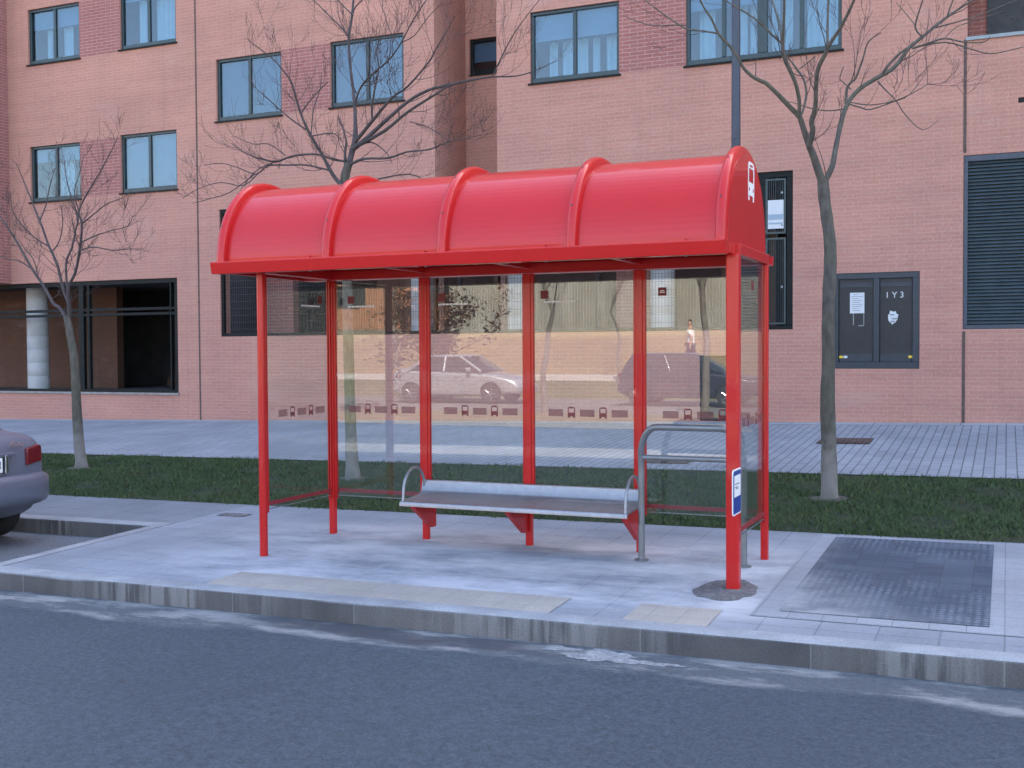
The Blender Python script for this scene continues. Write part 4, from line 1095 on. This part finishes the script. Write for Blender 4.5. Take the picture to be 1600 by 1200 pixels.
# right tree
traced_tree('thickest bare tree with a forked trunk right of the shelter', (1296, 785), 11.28,
 [(1296, 785, 27), (1295, 700, 24), (1293, 623, 22), (1294.5, 567, 20.5), (1294, 510, 20), (1295, 467, 20), (1297, 425, 20), (1297, 382, 19), (1292, 340, 18.5), (1288, 310, 18), (1286, 285, 18)],
 [[(1286, 289, 16), (1272, 246, 13), (1263, 224, 11.5), (1252, 190, 10.5), (1248, 181, 10), (1235, 168, 9), (1215, 147, 8), (1197, 130, 7.5), (1190, 127, 7.5), (1175, 119, 6.5), (1161, 105, 6), (1150, 85, 5.5), (1135, 66, 5), (1122, 52, 4.5), (1112, 30, 4), (1100, 12, 3.5), (1090, -8, 3)],
  [(1122, 52, 3.5), (1095, 48, 3.2), (1072, 45, 3), (1045, 28, 2.6), (1019, 9, 2.2), (1000, -6, 2)],
  [(1075, 40, 2.4), (1056, 39, 2.2), (1020, 40, 2), (995, 33, 1.7), (975, 25, 1.3)],
  [(1248, 181, 7), (1249, 159, 7), (1243, 130, 7), (1232, 105, 7.5), (1225, 88, 7), (1223, 68, 6), (1225, 30, 4.5), (1226, -8, 4)],
  [(1222, 66, 4), (1218, 42, 3.6), (1209, 8, 3), (1200, -15, 2.5)],
  [(1222, 68, 4.5), (1205, 53, 4), (1192, 40, 3.6), (1172, 24, 3.2), (1150, 11, 2.8), (1125, -5, 2.2)],
  [(1250, 184, 4.5), (1256, 168, 4.2), (1260, 145, 4), (1256, 125, 3.6), (1247, 110, 3.2), (1232, 91, 2.6), (1224, 82, 2)],
  [(1249, 108, 2.2), (1262, 98, 2), (1274, 88, 1.6)], [(1257, 131, 2), (1271, 118, 2), (1278, 112, 1.5)],
  [(1264, 228, 12), (1270, 204, 10), (1268, 190, 9.5), (1274, 167, 8.5), (1275, 136, 8), (1278, 108, 8), (1289, 85, 7.5), (1297, 68, 7), (1314, 42, 6), (1331, 8, 5), (1338, -10, 4.5)],
  [(1293, 73, 5), (1293, 40, 4.4), (1294.5, 0, 4), (1295, -10, 4)],
  [(1288, 285, 12), (1300, 261, 10.5), (1304, 241, 10), (1309, 215, 9), (1316, 184, 9), (1326, 159, 8.5), (1343, 139, 8), (1368, 123, 8), (1394, 108, 7.5), (1408, 92, 7), (1419, 76, 7), (1442, 57, 6), (1470, 34, 5), (1498, 14, 4), (1520, 0, 3.5)],
  [(1376, 119, 5), (1388, 102, 4.6), (1403, 86, 4.4), (1416, 76, 4)],
  [(1322, 163, 5), (1323, 140, 5), (1330, 128, 4.5), (1337, 122, 4), (1348, 93, 3.2), (1357, 65, 2.6), (1377, 51, 1.6)],
  [(1330, 140, 2.4), (1317, 128, 2.2), (1312, 122, 2), (1318, 104, 1.5)],
  [(1328, 163, 3.2), (1345, 168, 2.8), (1360, 171, 2.6), (1396, 159, 2.2), (1422, 147, 1.8), (1447, 113, 1.2)],
  [(1330, 160, 2.4), (1360, 164, 2.2), (1400, 157, 2), (1432, 142, 1.6), (1455, 128, 1)],
  [(1320, 170, 2.6), (1297, 173, 2.4), (1270, 170, 2.2), (1245, 162, 1.6), (1225, 158, 1)],
  [(1371, 127, 2.8), (1385, 142, 2.4), (1399, 156, 2.2), (1416, 181, 1.9), (1442, 203, 1.5), (1467, 187, 1)],
  [(1425, 76, 4.2), (1450, 68, 3.8), (1476, 60, 3.4), (1507, 66, 2.8), (1536, 66, 2.2), (1547, 58, 1.6)],
  [(1428, 74, 3.2), (1476, 66, 2.8), (1515, 76, 2.4), (1547, 84, 2), (1580, 78, 1.7), (1604, 72, 1.5)],
  [(1440, 57, 3.6), (1430, 42, 3.2), (1437, 15, 2.8), (1444, -6, 2.4)], [(1430, 40, 1.8), (1418, 24, 1.6), (1400, 4, 1.2)],
  [(1480, 26, 3), (1486, 8, 2.8), (1492, -6, 2.4)], [(1462, 43, 3), (1500, 33, 2.4), (1540, 20, 2), (1575, 5, 1.6), (1600, -4, 1.2)],
  [(1478, 58, 2), (1495, 42, 1.8), (1530, 30, 1.6), (1570, 16, 1.2)]],
 .9, 5, 40, .75, slim=.86, trop=.18)
# middle tree, trunk seen through the glass
traced_tree('bare dark tree behind the shelter roof, crown spreading widest', (551, 752), 11.48,
 [(551, 752, 24), (549, 700, 19), (547, 640, 17.5), (545, 560, 16.5), (543, 480, 16), (541, 400, 15), (539, 330, 14.5), (538, 290, 14), (540, 272, 14), (545, 255, 13)],
 [[(545, 258, 12), (550, 237, 11), (555, 215, 9.5), (555, 181, 7), (553, 150, 6.4), (548, 110, 5.6), (545, 62, 5), (550, 25, 4.6), (553, -10, 4.2)],
  [(552, 20, 3), (556, 10, 2.8), (575, -8, 2)], [(547, 60, 2.8), (530, 40, 2.4), (515, 25, 2.2), (498, 8, 1.8), (482, -6, 1.5)], [(552, 24, 2.6), (535, 8, 2.2), (520, -8, 1.8)],
  [(551, 234, 9), (575, 214, 8), (600, 191, 7), (637, 159, 6.2), (669, 141, 5.6), (700, 133, 4.8), (737, 125, 4), (769, 120, 3.4), (806, 119, 2.6), (834, 111, 2), (872, 94, 1.2)],
  [(556, 229, 8), (600, 205, 6.6), (637, 175, 5.6), (681, 147, 4.4), (698, 136, 3.6), (720, 128, 3)],
  [(770, 119, 2.8), (784, 88, 2.4), (803, 53, 2), (825, 22, 1.5), (846, -4, 1.2)], [(778, 104, 1.8), (790, 85, 1.5), (808, 80, 1)],
  [(555, 222, 7), (584, 186, 6), (612, 153, 4.6), (637, 135, 3.8), (669, 98, 3), (681, 77, 2.6), (697, 50, 2), (710, 25, 1.4)],
  [(582, 190, 5), (581, 165, 4.2), (586, 138, 3.8), (592, 105, 2.8), (588, 80, 2), (596, 55, 1.4)],
  [(554, 165, 4), (562, 140, 4), (575, 122, 3.8), (606, 95, 3.2), (625, 70, 2.8), (645, 32, 2.2), (658, 12, 1.8), (672, -8, 1.4)],
  [(625, 72, 1.8), (610, 50, 1.6), (600, 20, 1.4), (592, 0, 1)], [(628, 66, 2), (648, 55, 1.8), (668, 28, 1.5), (690, 5, 1)],
  [(547, 257, 6), (569, 248, 5), (606, 247, 4.4), (637, 237, 3.6), (669, 234, 3), (700, 222, 2.2), (730, 216, 1.6), (752, 211, 1)],
  [(552, 232, 4), (580, 222, 3), (605, 240, 2), (612, 255, 1.2)], [(640, 190, 2.4), (668, 198, 2), (690, 212, 1.6), (705, 224, 1)],
  [(541, 264, 8), (539, 241, 5), (541, 222, 4), (537, 205, 2.6), (528, 180, 1.8)],
  [(536, 292, 8.5), (520, 273, 7.5), (503, 241, 6.6), (484, 209, 5.8), (469, 175, 4.6), (456, 131, 3.8), (444, 112, 3), (424, 90, 2.4), (400, 72, 1.8), (385, 60, 1.2)],
  [(482, 205, 3.4), (460, 190, 3), (438, 172, 2.4), (414, 150, 2), (400, 138, 1.4), (390, 120, 1)], [(470, 178, 3), (482, 160, 2.6), (500, 140, 2), (512, 128, 1.4)],
  [(486, 213, 2.6), (520, 208, 2.4), (535, 222, 2)], [(486, 211, 2.2), (490, 170, 2), (500, 140, 1.8), (503, 112, 1.2)],
  [(540, 252, 5), (520, 249, 4.6), (494, 241, 4.2), (456, 244, 3.8), (430, 253, 3.4), (400, 246, 2.8), (378, 236, 2.2), (362, 224, 1.4)],
  [(514, 266, 4.2), (480, 258, 3.6), (450, 258, 3.2), (419, 259, 2.8), (400, 272, 2.4), (372, 262, 2), (345, 255, 1.7), (318, 258, 1.2)],
  [(430, 253, 2.4), (408, 262, 2), (392, 275, 1.6), (375, 298, 1)], [(404, 270, 2.4), (380, 290, 2), (345, 285, 1.8), (310, 295, 1.5), (285, 310, 1)],
  [(398, 272, 2), (360, 300, 1.8), (330, 310, 1.6), (300, 318, 1)], [(446, 243, 2.2), (420, 225, 2), (395, 225, 1.6), (365, 212, 1.2)], [(590, 280, 3), (640, 272, 2.6), (668, 285, 2)]],
 .9, 9, 175, .72, cmat='limb', slim=.84, trop=.2)
# left tree
traced_tree('slender bare tree on the lawn behind the parked silver-blue car', (126, 735), 11.53,
 [(127, 735, 19), (124, 700, 16), (120, 640, 15), (118, 590, 13.5), (115, 553, 12.5), (110, 525, 11.5), (107, 507, 11), (104, 495, 10.5)],
 [[(105, 498, 8), (92, 480, 6.6), (84, 475, 6.4), (69, 448, 5.6), (50, 420, 5), (31, 386, 4.4), (19, 366, 3.8), (5, 345, 3), (-10, 325, 2.4)],
  [(107, 500, 8), (109, 480, 6.6), (100, 456, 5.4), (91, 419, 5), (82, 396, 4.6), (75, 381, 4.2), (65, 352, 3.6), (52, 320, 2.8), (38, 285, 2), (25, 255, 1.2)],
  [(108, 492, 6.6), (107, 450, 5.8), (118, 425, 5), (125, 387, 4.6), (128, 350, 4), (123, 331, 3.4), (134, 306, 3), (156, 269, 2.4), (175, 234, 1.8), (184, 215, 1.1)],
  [(106, 460, 4.4), (103, 412, 4.2), (112, 388, 3.8), (118, 360, 3.2), (122, 340, 3), (112, 310, 2.4), (104, 280, 1.8), (100, 250, 1.2)],
  [(124, 392, 3), (145, 386, 2.8), (175, 391, 2.4), (200, 389, 1.8), (225, 389, 1.1)], [(124, 380, 2.8), (150, 368, 2.4), (175, 360, 2), (200, 353, 1.6), (208, 335, 1)],
  [(128, 350, 2.8), (152, 330, 2.4), (168, 318, 2), (190, 310, 1.6), (205, 300, 1)], [(75, 384, 3), (55, 372, 2.6), (35, 352, 2.2), (20, 330, 1.6), (16, 300, 1)],
  [(50, 420, 2.6), (30, 408, 2.4), (10, 404, 2), (-8, 398, 1.6)], [(60, 430, 2.2), (52, 405, 2), (40, 390, 1.8), (28, 372, 1.2)],
  [(62, 345, 2.6), (72, 320, 2.2), (78, 290, 1.8), (86, 262, 1.2)], [(123, 330, 2.2), (116, 300, 2), (125, 268, 1.6), (132, 240, 1)], [(80, 395, 2.4), (92, 378, 2.2), (98, 350, 2), (95, 320, 1.4)]],
 .8, 21, 115, .58, cmat='limb', slim=.82, trop=.2)

# street lamps
def lamp(label, x, y, h, r0, r1):
    z = ground(x, y); t = thing('street_lamp', label, 'street lamp', (x, y, z), None)
    mb = MB(); mb.lathe([(r0 * 1.7, -.05), (r0 * 1.7, .35), (r0 * 1.1, .42), (r0, .5), (r1, h)], (x, y, z), 'z', 18); build('pole', mb, M['lamp'], t, smooth=True, angle=50)
    mb = MB(); mb.tube([(x, y, z + h - .05), (x, y - .1, z + h + .25), (x, y - .5, z + h + .42), (x, y - 1.1, z + h + .48)], .035, 10); build('arm', mb, M['lamp'], t, smooth=True)
    mb = MB(); mb.box(x - .14, x + .14, y - 1.75, y - 1.05, z + h + .42, z + h + .55); hd = build('lantern', mb, M['lamp'], t, bevel=.04, seg=3)
    mb = MB(); mb.box(x - .1, x + .1, y - 1.68, y - 1.2, z + h + .40, z + h + .419); build('lamp_glass', mb, M['white'], hd)
    return t
lp = at(1150, 150, 13.0)
lamp('grey-blue street lamp pole rising behind the right end of the shelter roof', lp.x, 13.0, 8.2, .060, .042)
mb = MB(); mb.box(lp.x - .03, lp.x + .03, 12.94, 12.946, 4.06, 4.22)
tagp = [o for o in bpy.data.objects if o.name == 'street_lamp'][0]
build('number_tag', mb, M['lamp'], tagp)

# ------------------------------------------------------------------ cars
def loft(stations, closed=True):
    mb = MB(); k = len(stations[0])
    for st_ in stations: mb.v += [tuple(p) for p in st_]
    for i in range(len(stations) - 1):
        for j in range(k):
            j2 = (j + 1) % k; mb.f.append((i*k + j, i*k + j2, (i+1)*k + j2, (i+1)*k + j))
    mb.f.append(tuple(range(k))); mb.f.append(tuple((len(stations) - 1) * k + j for j in range(k)))
    return mb

def make_car(name, label, paint, style, loc, rotz, plate=None, script=None, group=None):
    """local frame: +x is the nose, rear at x=0, ground at z=0"""
    t = thing(name, label, 'car', loc, group); t.rotation_euler = (0, 0, rotz)
    L = 4.38 if style == 'sedan' else 4.05; W = .855
    if style == 'sedan': deck = [(.10, .70, .78, .84), (.12, .95, .80, .99), (.22, 1.06, .815, 1.02), (.6, 1.11, .835, 1.0), (1.0, 1.08, .845, .985), (1.5, .97, .855, .95), (2.5, .96, .855, .93), (3.05, .96, .85, .90), (3.5, .90, .83, .84), (4.0, .80, .78, .74), (4.22, .70, .70, .62), (4.30, .56, .64, .5)]
    else: deck = [(.06, .70, .78, .82), (.08, .92, .80, .98), (.2, 1.0, .82, .97), (.9, 1.0, .845, .95), (1.5, .98, .855, .95), (2.5, .96, .855, .93), (2.85, .97, .85, .92), (3.3, .92, .83, .86), (3.7, .83, .78, .76), (3.92, .73, .70, .64), (4.0, .58, .64, .5)]
    sts = []
    for i, (x, zt, wd, zs) in enumerate(deck):
        zl = .40 if i < 2 else (.22 if x < L - .5 else .3)
        zl = .36 if i >= len(deck) - 2 else zl
        zs = min(zs, zt - .02); zm = (zl + zs) / 2 + .04
        half = [(0, zl), (wd * .86, zl), (wd * .965, zl + .05), (wd, zm), (wd * .985, zs - .04), (wd * .93, zs + .01), (wd * .70, zt - .005), (0, zt + .012)]
        ring = [(x, y, z) for y, z in half] + [(x, -y, z) for y, z in reversed(half[1:-1])]
        sts.append(ring)
    mb = loft(sts); body = build('body', mb, M[paint], t, local=True)
    sub = body.modifiers.new('s', 'SUBSURF'); sub.levels = 2; sub.render_levels = 2
    # cut real wheel arches
    wx = (.74, 3.40) if style == 'sedan' else (.66, 3.15); wr = .30
    cut = MB()
    for x in wx:
        for s in (-1, 1): cut.lathe([(wr + .055, s * .55), (wr + .055, s * 1.1)], (x, 0, wr), 'y', 30)
    cmo = build('cut', cut, None, None); cmo.parent = t
    bo = body.modifiers.new('b', 'BOOLEAN'); bo.operation = 'DIFFERENCE'; bo.object = cmo; bo.solver = 'EXACT'
    dg = bpy.context.evaluated_depsgraph_get(); dg.update()
    nm = bpy.data.meshes.new_from_object(body.evaluated_get(dg)); body.modifiers.clear(); old = body.data; body.data = nm; bpy.data.meshes.remove(old)
    bpy.data.objects.remove(cmo)
    nm.materials.clear(); nm.materials.append(M[paint]); nm.shade_smooth(); nm.set_sharp_from_angle(angle=R(50))
    # greenhouse
    if style == 'sedan': low = (.50, 3.2); hi = (1.20, 2.42); zt = 1.46
    else: low = (.14, 2.98); hi = (.42, 2.2); zt = 1.47
    zb = .955
    g = []
    def gring(z, xa, xb, y): return [(xa, -y, z), (xa + .1, -y * 1.02, z), (xb - .12, -y * 1.02, z), (xb, -y * .9, z), (xb, y * .9, z), (xb - .12, y * 1.02, z), (xa + .1, y * 1.02, z), (xa, y, z)]
    zz = [zb, (zb + zt) / 2, zt - .05]
    for k, z in enumerate(zz):
        u = k / 2; g.append(gring(z, low[0] + (hi[0] - low[0]) * u, low[1] + (hi[1] - low[1]) * u, .79 - .14 * u))
    gh = build('cabin_glass', loft(g), M['carglass'], t, local=True, smooth=True, angle=35)
    r_ = [gring(zt - .055, hi[0] - .05, hi[1] + .06, .655), gring(zt - .015, hi[0] + .02, hi[1] - .02, .64), gring(zt + .012, hi[0] + .2, hi[1] - .2, .48)]
    build('roof', loft(r_), M[paint], t, local=True, smooth=True, angle=50)
    pil = MB()
    def P3(u, s, x0, x1): z = zb + (zt - .05 - zb) * u; return (x0 + (x1 - x0) * u, s * (.79 - .14 * u) * 1.015, z)
    for s in (-1, 1):
        for x0, x1, r in ((low[0] + .1, hi[0] + .1, .055), ((low[0] + low[1]) / 2, (hi[0] + hi[1]) / 2 + .05, .04), (low[1] - .1, hi[1] - .08, .045)):
            pil.tube([P3(u, s, x0, x1) for u in (0, .5, 1)], r, 8)
    build('pillar', pil, M[paint], t, local=True, smooth=True, angle=60)
    # bumpers
    for x0, sg in ((-.06, 1), (L, -1)):
        zl, zh = (.36, .67) if sg > 0 else (.30, .58)
        n = 15; sts = []
        for k in range(n):
            y = -.862 + 1.724 * k / (n - 1); e = abs(y) / .862
            xf = x0 + sg * (.0 + .13 * e ** 5); xb = x0 + sg * (.30 + .30 * max(0, e - .8) / .2)
            sts.append([(xf + sg * .05, y, zl), (xf + sg * .006, y, zl + .07), (xf, y, zl + .16), (xf + sg * .004, y, zh - .05), (xf + sg * .03, y, zh), (xb, y, zh + .005), (xb, y, zl)])
        bp = build('bumper', loft(sts), M[paint], t, local=True, smooth=True, angle=45)
        s1 = bp.modifiers.new('s', 'SUBSURF'); s1.levels = 1; s1.render_levels = 1
    # lamps
    for s in (-1, 1):
        xr, zr0, zr1 = (.10, .735, .925) if style == 'sedan' else (.06, .70, .95)
        pts = [(s * .57, zr0), (s * .768, zr0 + .03), (s * .762, zr1 - .02), (s * .735, zr1), (s * .585, zr1 - .03)]
        mb = MB(); n = len(pts); k0 = [(xr + .004 - .02 + .10 * max(0, abs(y) - .68), y, z) for y, z in pts]; k1 = [(x + .22, y * .98, z) for x, y, z in k0]
        mb.v += k0 + k1; mb.f.append(tuple(range(n))); mb.f.append(tuple(range(n, 2 * n)))
        for i in range(n): mb.f.append((i, (i + 1) % n, n + (i + 1) % n, n + i))
        tl = build('taillight', mb, M['taillight'], t, local=True, bevel=.012)
        mb = MB(); hx = L - .28; pts = [(hx + .18, s * .40, .60), (hx + .08, s * .68, .62), (hx + .06, s * .68, .72), (hx + .15, s * .40, .71)]
        n = 4; mb.v += pts + [(x - .15, y, z) for x, y, z in pts]; mb.f += [(0, 1, 2, 3), (7, 6, 5, 4)] + [(i, (i + 1) % 4, 4 + (i + 1) % 4, 4 + i) for i in range(4)]
        build('headlight', mb, M['headlight'], t, local=True, bevel=.02)
        mb = MB(); mx = low[1] - .45; mb.box(mx - .07, mx + .06, s * .86 if s > 0 else -1.02, 1.02 if s > 0 else -.86, .96, 1.08); build('mirror', mb, M[paint], t, local=True, bevel=.03, seg=3)
    mb = MB(); mb.box(.055, .09, -.27, .27, .70, .835)
    pl = build('number_plate', mb, M['white'], t, local=True, bevel=.004)
    mb = MB(); mb.box(.050, .10, -.42, .42, .842, .875); build('boot_trim', mb, M[paint], t, local=True, bevel=.008)
    mb = MB(); mb.box(.045, .10, -.33, -.295, .69, .86) if script else mb.box(.045, .10, .30, .33, .69, .86); build('plate_trim', mb, M['chrome'], t, local=True, bevel=.006)
    if plate:
        o = text_mesh('plate_text', plate, .10, M['ink'], pl, wloc(pl) + Vector((.0538, -.218, .767)), (R(90), 0, R(-90)))
    if script:
        o = text_mesh('boot_script', script, .075, M['chrome'], t, wloc(t) + Vector((.115, -.47, .945)), (R(72), 0, R(-90)), .006, .35)
    for x in wx:
        for s in (-1, 1):
            mb = MB(); y = s * .755; w2 = .095
            mb.lathe([(.19, -w2 * .9), (.27, -w2), (wr - .008, -w2 * .8), (wr, -w2 * .5), (wr, w2 * .5), (wr - .008, w2 * .8), (.27, w2), (.19, w2 * .9)], (x, y, wr), 'y', 32)
            wh = build('wheel', mb, M['rubber'], t, local=True, smooth=True, angle=40)
            mb = MB(); mb.lathe([(.19, w2 * s * .55), (.185, w2 * s * .92), (.16, w2 * s * .80), (.05, w2 * s * .9), (.02, w2 * s * .95)], (x, y, wr), 'y', 28)
            for k in range(5):
                a = 2 * math.pi * k / 5; c, q = math.cos(a), math.sin(a)
                mb.tube([(x + c * .04, y + s * w2 * .95, wr + q * .04), (x + c * .175, y + s * w2 * .92, wr + q * .175)], .022, 6)
            build('rim', mb, M['rim'], wh, local=True, smooth=True, angle=40)
    return t
make_car('parked_car', 'silver-blue saloon parked in the bay, its rear corner showing at the left edge', 'carblue', 'sedan', (-8.33, 7.225, roadz(-8.42, 7) + .045), math.pi, plate='N', script='Xsara', group='parked cars')
make_car('parked_car', 'silver saloon in the sunlit car park opposite, mirrored in the glass above the bench', 'carsilver', 'sedan', (-17.35, -14.0, ground(-15, -14)), 0, group='parked cars')
make_car('parked_car', 'dark navy hatchback in the sunlit car park opposite, mirrored near the leaning rail', 'carnavy', 'hatch', (-10.05, -14.0, ground(-8, -14)), 0, group='parked cars')

# ------------------------------------------------------------------ the sunlit side across the street, seen in the glass
fw = MB()
for i in range(22):
    xa, xb = -23 + i * 3.5, -23 + (i + 1) * 3.5 - .02
    fw.box(xa, xb, -28.8, -28.4, 1.9, 5.4)
fw.box(-23, 54, -28.85, -28.35, 5.402, 5.55)
fo = build('retaining_wall', fw, M['farconc']); tag(fo, 'streaked grey concrete wall at the top of the dry slope opposite', 'wall')
fb = thing('brick_house', 'orange brick building beyond the slope, mirrored in the left glass panes', 'building', (-46, -44, 3.0))
mb = MB(); wall_xz(MB(), 0, 1, 0, 1, 0, [])
hx = []
for i in range(7):
    for j in range(3): hx.append((-66 + i * 5.6 + 1.6, -66 + i * 5.6 + 3.6, 4.2 + j * 3.1, 5.5 + j * 3.1))
body = MB(); wall_xz(body, -66, -26, 2.0, 14, 0, hx, rev=lambda h: .25)
body.v = [(x, -40 - y, z) for x, y, z in body.v]
body.box(-66, -26, -52, -40.3, 2, 13.9)
M['orange_brick'] = brick_mat('orange_brick', (.46, .19, .09), (.40, .16, .08), (.42, .30, .22))
build('wall', body, M['orange_brick'], fb)
mb = MB(); mb.box(-66.4, -25.6, -52.3, -39.6, 14.0, 14.4); build('roof', mb, M['concrete'], fb)
for h_ in hx:
    mb = MB(); mb.box(h_[0], h_[1], -40.22, -40.15, h_[2], h_[3]); build('window', mb, M['carglass'], fb)
def small_tree(name, label, x, y, h, r, seed, leafy=False, spread=1.0, group='trees opposite'):
    rnd = random.Random(seed); z = ground(x, y); t = thing(name, label, 'tree', (x, y, z), group)
    mb = MB(); P = [Vector((x + rnd.gauss(0, .02) * k, y + rnd.gauss(0, .02) * k, z - .05 + h * (.35 if leafy else .6) * k / 6)) for k in range(7)]
    mb.tube(P, [r * (1.2 - .08 * k) for k in range(7)], 10); build('trunk', mb, M['bark'] if leafy else M['palebark'], t, smooth=True)
    mb = MB(); tips = []
    for k in range(16 if leafy else 7):
        a = rnd.uniform(0, 2 * math.pi); el = rnd.uniform(.6, 1.4)
        sprout(mb, P[rnd.randint(3, 6) if leafy else rnd.randint(5, 6)], Vector((math.cos(a) * spread, math.sin(a) * spread, el)), h * (rnd.uniform(.5, .75) if leafy else rnd.uniform(.35, .55)), r * (.4 if leafy else .28), 2, rnd)
    build('branches', mb, M['twig'] if leafy else M['palebark'], t)
    if leafy:
        lf = MB()
        vs = [v for v in mb.v]
        for k in range(4600):
            v = Vector(rnd.choice(vs)) + Vector((rnd.gauss(0, .13), rnd.gauss(0, .13), rnd.gauss(0, .12)))
            a = Vector((rnd.gauss(0, 1), rnd.gauss(0, 1), rnd.gauss(0, 1))).normalized(); b = a.orthogonal().normalized(); s = rnd.uniform(.05, .10)
            lf.quad(v - a * s, v + b * s * .5, v + a * s, v - b * s * .5)
        build('leaves', lf, M['leafdry'], t)
    return t
small_tree('dry_leaf_tree', 'bushy tree with brown dry leaves opposite, mirrored in the second pane from the left', -16.3, -15.3, 3.9, .06, 31, True, 1.0)
small_tree('young_tree', 'slim bare tree on the dry verge, mirrored in the third pane from the left', -10.7, -9.5, 5.2, .07, 32, False, .5)
small_tree('young_tree', 'small bare tree on the grass bank, mirrored beside the third post of the back row', -11.3, -17.2, 4.6, .05, 33, False, .6)
small_tree('young_tree', 'pale bare tree on the dry verge in front of the mirrored navy hatchback', -6.6, -9.5, 6.0, .085, 34, False, .45)
small_tree('young_tree', 'bare tree at the foot of the dry slope left of the orange building', -21.0, -20.0, 5.5, .1, 35, False, .7)

# a person walking on the path opposite
def skinned(name, verts, edges, rad, mat, parent, root=0, levels=2):
    me = bpy.data.meshes.new(name); me.from_pydata([tuple(v) for v in verts], edges, []); o = bpy.data.objects.new(name, me); COL.objects.link(o)
    sk = o.modifiers.new('skin', 'SKIN'); sk.use_smooth_shade = True
    sv = me.skin_vertices[0].data
    for i, r in enumerate(rad):
        sv[i].radius = r if isinstance(r, tuple) else (r, r); sv[i].use_root = (i == root)
    su = o.modifiers.new('sub', 'SUBSURF'); su.levels = levels; su.render_levels = levels
    dg = bpy.context.evaluated_depsgraph_get(); nm = bpy.data.meshes.new_from_object(o.evaluated_get(dg))
    bpy.data.objects.remove(o); o2 = bpy.data.objects.new(name, nm); COL.objects.link(o2)
    nm.materials.clear(); nm.materials.append(mat); nm.shade_smooth()
    if parent is not None: o2.parent = parent
    return o2
px_, py_ = -9.45, -19.1
pe = thing('person', 'person in a white T-shirt and dark trousers walking on the pale path opposite', 'person', (px_, py_, ground(px_, py_)), None)
# local frame, walking toward -x
jv = [(0, 0, .95), (0, 0, 1.12), (-.01, 0, 1.32), (-.02, 0, 1.46), (-.03, 0, 1.54), (-.045, 0, 1.62), (-.04, 0, 1.73),
      (0, .10, .90), (-.16, .10, .50), (-.14, .10, .08), (-.26, .10, .03), (0, -.10, .90), (.12, -.10, .52), (.30, -.10, .13), (.22, -.10, .03),
      (-.02, .19, 1.41), (.10, .24, 1.16), (.04, .25, .92), (.02, .25, .82), (-.02, -.19, 1.41), (-.10, -.24, 1.15), (-.24, -.24, .98), (-.30, -.24, .90)]
je = [(0, 1), (1, 2), (2, 3), (3, 4), (4, 5), (5, 6), (0, 7), (7, 8), (8, 9), (9, 10), (0, 11), (11, 12), (12, 13), (13, 14), (3, 15), (15, 16), (16, 17), (17, 18), (3, 19), (19, 20), (20, 21), (21, 22)]
jr = [(.12, .15), (.11, .14), (.12, .16), (.09, .12), .055, (.085, .075), (.075, .065), .09, .062, .045, .04, .09, .062, .045, .04, .06, .045, .035, .035, .06, .045, .035, .035]
skinned('body', jv, je, jr, M['skin'], pe)
sv_ = [(0, 0, .88), (0, 0, 1.12), (-.01, 0, 1.32), (-.02, 0, 1.45), (-.02, .19, 1.42), (.06, .225, 1.24), (-.02, -.19, 1.42), (-.07, -.225, 1.24)]
skinned('shirt', sv_, [(0, 1), (1, 2), (2, 3), (3, 4), (4, 5), (3, 6), (6, 7)], [(.15, .18), (.135, .165), (.14, .185), (.10, .14), .075, .062, .075, .062], M['tee'], pe)
tv = [(0, 0, .95), (0, .10, .88), (-.16, .10, .50), (-.145, .10, .10), (0, -.10, .88), (.12, -.10, .52), (.29, -.10, .15)]
skinned('trousers', tv, [(0, 1), (1, 2), (2, 3), (0, 4), (4, 5), (5, 6)], [(.125, .155), .105, .078, .06, .105, .078, .06], M['trousers'], pe)
hv = [(-.03, 0, 1.70), (-.02, 0, 1.775)]
skinned('hair', hv, [(0, 1)], [(.09, .083), (.06, .055)], M['hair'], pe)
print('scene built')
